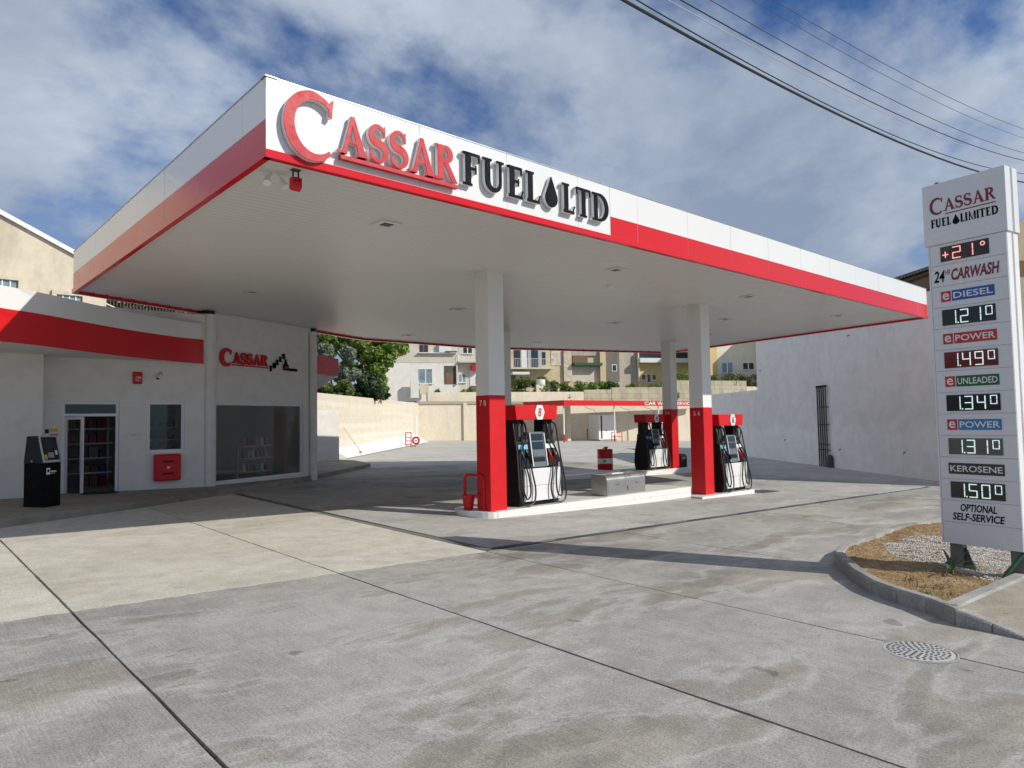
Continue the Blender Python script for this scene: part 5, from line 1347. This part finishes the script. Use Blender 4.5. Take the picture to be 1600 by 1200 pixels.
h3.r('door', 803, 547, 813, 574, DGLASS, .002, .06); h3.r('shutter', 814, 547, 823, 574, ALU, .002, .05); h3.r('door', 830, 547, 840, 574, DGLASS, .002, .06); h3.r('shutter', 824.5, 547, 829.5, 574, mat('grey_shutter', (.42, .46, .5), .5), .002, .08); h3.r('shutter', 840.5, 547, 845.5, 574, MATS['grey_shutter'], .002, .08); h3.r('window', 847, 550, 852.5, 570, DGLASS, .002, .06)
h3.r('peeling_panel', 860.5, 546, 877, 571, PEEL, .002, .06); h3.r('awning', 797, 582, 823, 586, WPAINT, .002, 1.3); h3.r('dark_opening', 795, 586.5, 806, 606, BRN, .002, .03)
h4 = House('apartment_house', 'weathered tan house with green awning and brown blind', 878.4, 945, 505, CR2, .3, 12)
h4.r('white_pilaster', 878.6, 547, 892, 596, PEEL, .002, .5); h4.r('brown_blind', 893, 556, 917, 567, BRN, .002, .3); h4.r('upper_wall', 893, 545, 932, 556, GRB, .002, .2); h4.r('green_awning', 893, 567.5, 937, 572, GREENAW, .002, 1.0); h4.r('lower_render', 893, 573, 934, 597, CR, .002, .04); h4.r('pilaster', 935, 547, 945, 597, CR2, .002, .5)
h5 = House('apartment_house', 'dark grey and weathered house with one tiny window', 945.3, 995, 504, GRB, .5, 12)
h5.r('dark_render', 945.5, 545, 968, 596, GB_, .002, .06); wdw = h5.r('window', 955.5, 569.5, 963.5, 580.5, ALU, .061, .1); h5.r('pane', 956.6, 570.6, 962.4, 579.4, DGLASS, .101, .11, wdw)
h6 = House('apartment_house', 'yellow house with white band and dark strip window', 995.4, 1100, 504, YL, .2, 12)
h6.r('strip_window', 998, 550, 1098, 560, DGLASS, .002, .05); h6.r('white_band', 995.6, 560.2, 1099.5, 567.6, WPAINT, .002, .9); h6.r('white_pier', 995.6, 550, 998, 596, WPAINT, .002, .3)
h6.win(1002, 585, 1009, 594, mat('brown_shutter', (.16, .08, .05), .6), ALU, 1); h6.win(1010.5, 584.5, 1017, 598, MATS['brown_shutter'], ALU, 1); h6.win(1018.5, 585, 1025, 594, MATS['brown_shutter'], ALU, 1)
h7 = House('pale_house', 'pale rendered house with yellow side and sloping shadow', 1111, 1188, 515, PW, -6, 12)
h7.r('yellow_side', 1098, 515, 1121.5, 600, YL, .002, .06); h7.win(1127, 566, 1145, 583, BGLASS, ALU, 2); h7.win(1160, 566.5, 1178, 577.5, DGLASS, ALU, 2)
a_, za_ = fs(1183, 540, -6); plate(ff(-6), a_, a_+1.2, tz-2, za_+3, .0, 4.5).build('side_wing', PW, h7.root)
for i, (a, b2, c, d_) in enumerate(((836, 593.5, 852, 601.5),)):
    p0 = BK(a, d_, 1.6); p1 = BK(b2 and c, d_, 1.6); zt2 = BK(a, b2, 1.6).z
    one('water_tank', MB().lathe([(.52, 0), (.54, .04), (.54, zt2-p0.z), (.5, zt2-p0.z+.03)], 18, ((p0.x+p1.x)/2, (p0.y+p1.y)/2, p0.z)), WPAINT, 'round white water tank among the bushes on the terrace', 'tank', smooth=True)
    MB_ = None
s_0, z_0 = bk_s(838, 601, 1.2); s_1, z_1 = bk_s(874, 601, 1.2)
one('garden_wall', plate(bf(1.2), s_0, s_1, tz-.1, z_0, -.3, 0), CREAM, 'low cream block wall below the white water tank', 'wall')

# beige gabled building at the left
gbld = thing('gabled_building', 'tall stained beige building with white coping and small windows', 'building', (-1.8, 28, 0))
YB = 28.0
gpoly = [(-11, 0), (6.03, 0), (6.03, 7.34), (-1.8, 11.15), (-11, 6.6)]
gfn = lambda u, v, d: (u, YB+d, v)
MB().prism(gpoly, gfn, 0, 16).build('wall', BEIGE, gbld)
for (a, b2) in (((6.1, 7.31), (-1.8, 11.15)), ((-1.8, 11.15), (-11.1, 6.55))):
    dx_, dz_ = b2[0]-a[0], b2[1]-a[1]
    MB().obox((a[0], YB-.12, a[1]+.01), (dx_, 0, dz_), (0, 16.3, 0), (0, 0, .16)).build('coping', WPAINT, gbld)
def gwin(pxl, pxr, pyt, dz_):
    pl_ = on_pl(pxl, pyt, (0, 1, 0), (0, YB, 0)); pr = on_pl(pxr, pyt+(pxr-pxl)*.27, (0, 1, 0), (0, YB, 0))
    x0, x1, z1 = pl_.x, pr.x, pl_.z; z0 = z1-dz_
    mb = MB()
    for (a, b2, c, d_) in ((x0-.14, x1+.14, z1, z1+.14), (x0-.14, x0, z0, z1), (x1, x1+.14, z0, z1), (x0-.14, x1+.14, z0-.12, z0)): mb.box(a, b2, YB-.10, YB-.001, c, d_)
    o = mb.build('window', BEIGE, gbld)
    MB().box(x0, x1, YB-.012, YB-.002, z0, z1).build('pane', BGLASS, o)
    for i in range(3):
        x = x0+(x1-x0)*(i+1)/4; MB().box(x-.02, x+.02, YB-.04, YB-.013, z0, z1).build('bar', ALU, o)
    for f in (.35, .7): MB().box(x0, x1, YB-.045, YB-.0135, z0+(z1-z0)*f-.015, z0+(z1-z0)*f+.015).build('bar', ALU, o)
gwin(88, 128, 460, .9); gwin(-22, 28, 434, .9)
# metal fence and greenery beyond the shop roof
fp = thing('roof_fence', 'thin vertical-bar metal fence beside the beige building', 'fence', (6.4, 28.4, 0))
MB().box(6.04, 9.6, 28.2, 28.5, -.5, 5.5).build('base_wall', CREAM2, fp)
for i in range(26): MB().box(6.1+i*.11, 6.125+i*.11, 28.3, 28.33, 5.5, 7.2).build('bar', DGREY, fp)
MB().tube([(6.08, 28.28, 6.3), (7.4, 28.28, 5.75)], .025, 6).build('brace', ALU, fp)
for z in (5.6, 7.1): MB().box(6.05, 9.0, 28.33, 28.36, z, z+.04).build('rail', DGREY, fp)
# dark barn and beige house behind the right wall
def vd(px, py, D):
    d = ray(px, py); k = D/(d.x*fw.x+d.y*fw.y)*math.hypot(fw.x, fw.y); return CAM+d*k
def ypl(px, py, D):
    p0 = vd(1400, 600, D); return on_pl(px, py, (vf.x, vf.y, 0), p0)
b0 = ypl(1393, 436, 34); b1 = ypl(1452, 416, 34)
bd_ = (b1-b0); slope = bd_.z/Vector((bd_.x, bd_.y)).length; bh = Vector((bd_.x, bd_.y, 0)).normalized()
barn = thing('dark_barn', 'dark timber shed with corrugated roof edge behind the grey wall', 'shed', (b0.x, b0.y, 0))
wl = 5.5
DWOOD = plaster('dark_timber', (.045, .03, .018), (.02, .014, .01), .6, 2)
MB().prism([(.25, -1), (wl, -1), (wl, wl*slope-.25), (.25, -.22)], lambda u, v, d: (b0.x+bh.x*u+vf.x*d, b0.y+bh.y*u+vf.y*d, (b0.z+v) if v > -1 else 0), .3, 6).build('wall', DWOOD, barn)
MB().prism([(.1, -.18), (wl, wl*slope-.21), (wl, wl*slope-.36), (.1, -.33)], lambda u, v, d: (b0.x+bh.x*u+vf.x*d, b0.y+bh.y*u+vf.y*d, b0.z+v), .22, .299).build('barge_board', mat('brown_board', (.10, .05, .025), .7), barn)
for i in range(int(wl/.16)):
    u = i*.16; p = Vector((b0.x, b0.y, b0.z))+bh*u+Vector((0, 0, slope*u-.06))
    MB().tube([tuple(p), tuple(p+vf*6.3)], .085, 8).build('roof_corrugation', mat('roof_dark', (.03, .032, .03), .7), barn, smooth=True)
c0 = ypl(1572, 346, 42)
bhs = thing('beige_house', 'beige house wall just visible past the edge of the price sign', 'building', (c0.x, c0.y, 0))
MB().obox((c0.x, c0.y, 0), Vector((vr.x, vr.y, 0))*6, vf*8, (0, 0, c0.z)).build('wall', CR2, bhs)
c1 = ypl(1590, 410, 41.98); MB().obox((c1.x-vf.x*.03, c1.y-vf.y*.03, c1.z-.8), vr*1.2, vf*.025, (0, 0, .9)).build('window', BRN, bhs)

# ================================================================== VEGETATION
def leaves(mb, c, rad, n, size, rn, shell=.55, flat=.0):
    for _ in range(n):
        while True:
            v = Vector((rn.uniform(-1, 1), rn.uniform(-1, 1), rn.uniform(-1, 1)))
            if shell < v.length < 1: break
        p = Vector(c)+Vector((v.x*rad[0], v.y*rad[1], v.z*rad[2]))
        nrm = (v.normalized()+Vector((rn.uniform(-1, 1), rn.uniform(-1, 1), rn.uniform(-.6, 1)))*.9).normalized()
        a = nrm.orthogonal().normalized(); a.rotate(Matrix.Rotation(rn.uniform(0, 6.28), 3, nrm)); b2 = nrm.cross(a)
        s = size*rn.uniform(.6, 1.35); k = len(mb.v)
        mb.v += [tuple(p-a*s), tuple(p+b2*s*.45+nrm*s*.12), tuple(p+a*s), tuple(p-b2*s*.45+nrm*s*.12)]
        mb.f.append((k, k+1, k+2, k+3))
def tree(name, label, base, ht, clumps, m, n, size, seed, cat='tree', group=None, tr=.22, lm=None, shell=.5):
    rn = random.Random(seed); t = thing(name, label, cat, base, 0, group)
    tk = MB(); top = ht*.55
    tk.tube([(0, 0, -.3), (.1, .05, top*.5), (-.05, .1, top)], [tr, tr*.75, tr*.5], 8)
    for (cx, cy, cz_, rr, _) in clumps: tk.tube([(-.02, .05, top*.75), (cx*.5, cy*.5, (cz_+top*.75)/2+.2), (cx, cy, cz_)], [tr*.4, tr*.25, tr*.08], 6)
    tk.build('trunk', BARK, t, True, smooth=True)
    mb = MB(); tot = sum(c[3]**2 for c in clumps)
    for (cx, cy, cz_, rr, fz) in clumps:
        k = int(n*rr*rr/tot)
        for j in range(9):
            o = Vector((rn.gauss(0, 1), rn.gauss(0, 1), rn.gauss(0, 1))).normalized()*rr*.62
            leaves(mb, (cx+o.x, cy+o.y, cz_+o.z*fz), (rr*.5, rr*.5, rr*.45*fz), k//9, size, rn, shell)
    mb.build('crown', m, t, True)
    return t
def vp(px, py, D): return ypl2(px, py, D)
def ypl2(px, py, D):
    p0 = CAM+vf*D; return on_pl(px, py, (vf.x, vf.y, 0), (p0.x, p0.y, 0))
def clumps_from(base, lst, D0):
    out_ = []
    for (px, py, D, rpx, fz) in lst:
        p = ypl2(px, py, D); out_.append((p.x-base.x, p.y-base.y, p.z-base.z, rpx/F_PX*D, fz))
    return out_
D0 = 47
bt = ypl2(572, 640, D0); bt.z = G(bt.x, bt.y)
tree('ficus_tree', 'large bright green leafy tree behind the sunlit cream wall', bt, 9,
     clumps_from(bt, [(615, 548, 47, 22, .9), (590, 565, 46, 26, .9), (560, 545, 47, 28, .9), (520, 535, 49, 30, .9), (585, 590, 46, 20, .8), (600, 530, 48, 26, .9), (555, 510, 49, 30, .9), (626, 540, 48, 12, .9), (500, 520, 50, 25, .9), (545, 580, 47, 20, .8), (600, 605, 46, 10, .7)], D0), LEAF1, 15000, .17, 1, tr=.3, group='trees behind the cream wall')
bt = ypl2(525, 640, 43); bt.z = G(bt.x, bt.y)
tree('olive_tree', 'grey-green feathery olive tree behind the cream wall', bt, 6,
     clumps_from(bt, [(508, 548, 43, 13, 1.2), (546, 555, 43, 11, 1.3), (530, 585, 43, 16, 1.1), (552, 590, 43, 14, 1.1), (495, 560, 43, 12, 1.1), (540, 605, 42, 13, .9)], 43), LEAF2, 5000, .12, 2, group='trees behind the cream wall')
bt = ypl2(575, 640, 44); bt.z = G(bt.x, bt.y)
tree('dark_shrub', 'dark green dense shrub at the foot of the leafy tree', bt, 4,
     clumps_from(bt, [(575, 595, 44, 16, 1.2), (585, 612, 44, 15, .9), (562, 612, 44, 14, .9), (600, 618, 46, 9, .7)], 44), LEAF3, 4500, .15, 3, 'shrub', group='trees behind the cream wall')
bt = ypl2(520, 640, 40); bt.z = G(bt.x, bt.y)
tree('green_shrub', 'yellow-green rounded shrub rising over the cream wall', bt, 3.5,
     clumps_from(bt, [(512, 608, 40, 14, .8), (540, 606, 40, 15, .9), (495, 612, 40, 10, .7), (528, 618, 40, 12, .6)], 40), LEAF4, 3500, .11, 4, 'shrub', group='trees behind the cream wall')
def bush(px, py, r_px, m, label, seed, off=1.9, n=1600, flat=.8):
    p = BK(px, py, off); D = (p-CAM).dot(vf); r_ = r_px*1.2/F_PX*D
    base = Vector((p.x, p.y, tz)); rn = random.Random(seed)
    zc_ = max(.3, p.z-tz); cl = []
    for i in range(7):
        a_ = rn.uniform(-1.15, 1.15)*r_; zz_ = zc_*rn.uniform(.05, .85)
        cl.append((a_*vr.x, a_*vr.y, zz_, r_*rn.uniform(.65, .95), flat))
    tree('garden_bush', label, base, max(.8, p.z-tz), cl, m, n, .15, seed, 'bush', 'bushes along the terrace edge', tr=.08, shell=.35)
for i, (px_, py_, r_, m, lb) in enumerate([
    (822, 588, 13, LEAF4, 'light green bush left of the white water tank'), (845, 585, 14, LEAF4, 'light green bush behind the white water tank'), (868, 588, 14, LEAF4, 'light green bush right of the white water tank'),
    (888, 600, 10, LEAF4, 'small bush under the peeling white pilaster'), (908, 599, 13, LEAF1, 'dark green bush below the green awning'), (932, 598, 12, LEAF1, 'green bush below the right end of the green awning'),
    (955, 598, 12, LEAF4, 'light bush below the tiny window'), (975, 603, 9, LEAF3, 'low dark bush below the weathered wall'), (992, 600, 11, LEAF1, 'green bush at the corner of the yellow house'), (1012, 602, 10, LEAF3, 'dark low bush below the three brown shutters'),
    (1030, 596, 14, LEAF1, 'round green bush right of the brown shutters'), (1070, 585, 16, LEAF1, 'tall green bush before the yellow house'), (1116, 586, 12, LEAF1, 'green bush beside the yellow side wall'), (1135, 588, 13, LEAF4, 'bush under the pale house window'),
    (1158, 586, 14, LEAF5, 'yellowish bush at the end of the block wall'), (1178, 598, 13, LEAF5, 'dry yellow-green bush beside the grey wall')]):
    bush(px_, py_, r_, m, lb, 40+i, n=3000)
bush(676, 606, 5, LEAF1, 'tiny bush on the garden wall by the white house', 80, off=3, n=300); bush(726, 607, 7, LEAF1, 'low clipped hedge before the cream house', 81, off=3, n=500)
p = Vector((7.3, 29.3, 6.2))
tree('roof_shrub', 'dry green shrub showing behind the thin metal fence', p-Vector((0, 0, 5.4)), 6, [(-.6, 0, 5.8, .7, .8), (.5, .3, 5.9, .9, .8), (1.6, 0, 5.8, .8, .8), (2.8, .2, 5.6, .9, .7), (4, 0, 5.5, .8, .7)], LEAF5, 9000, .09, 90, 'shrub', tr=.06)
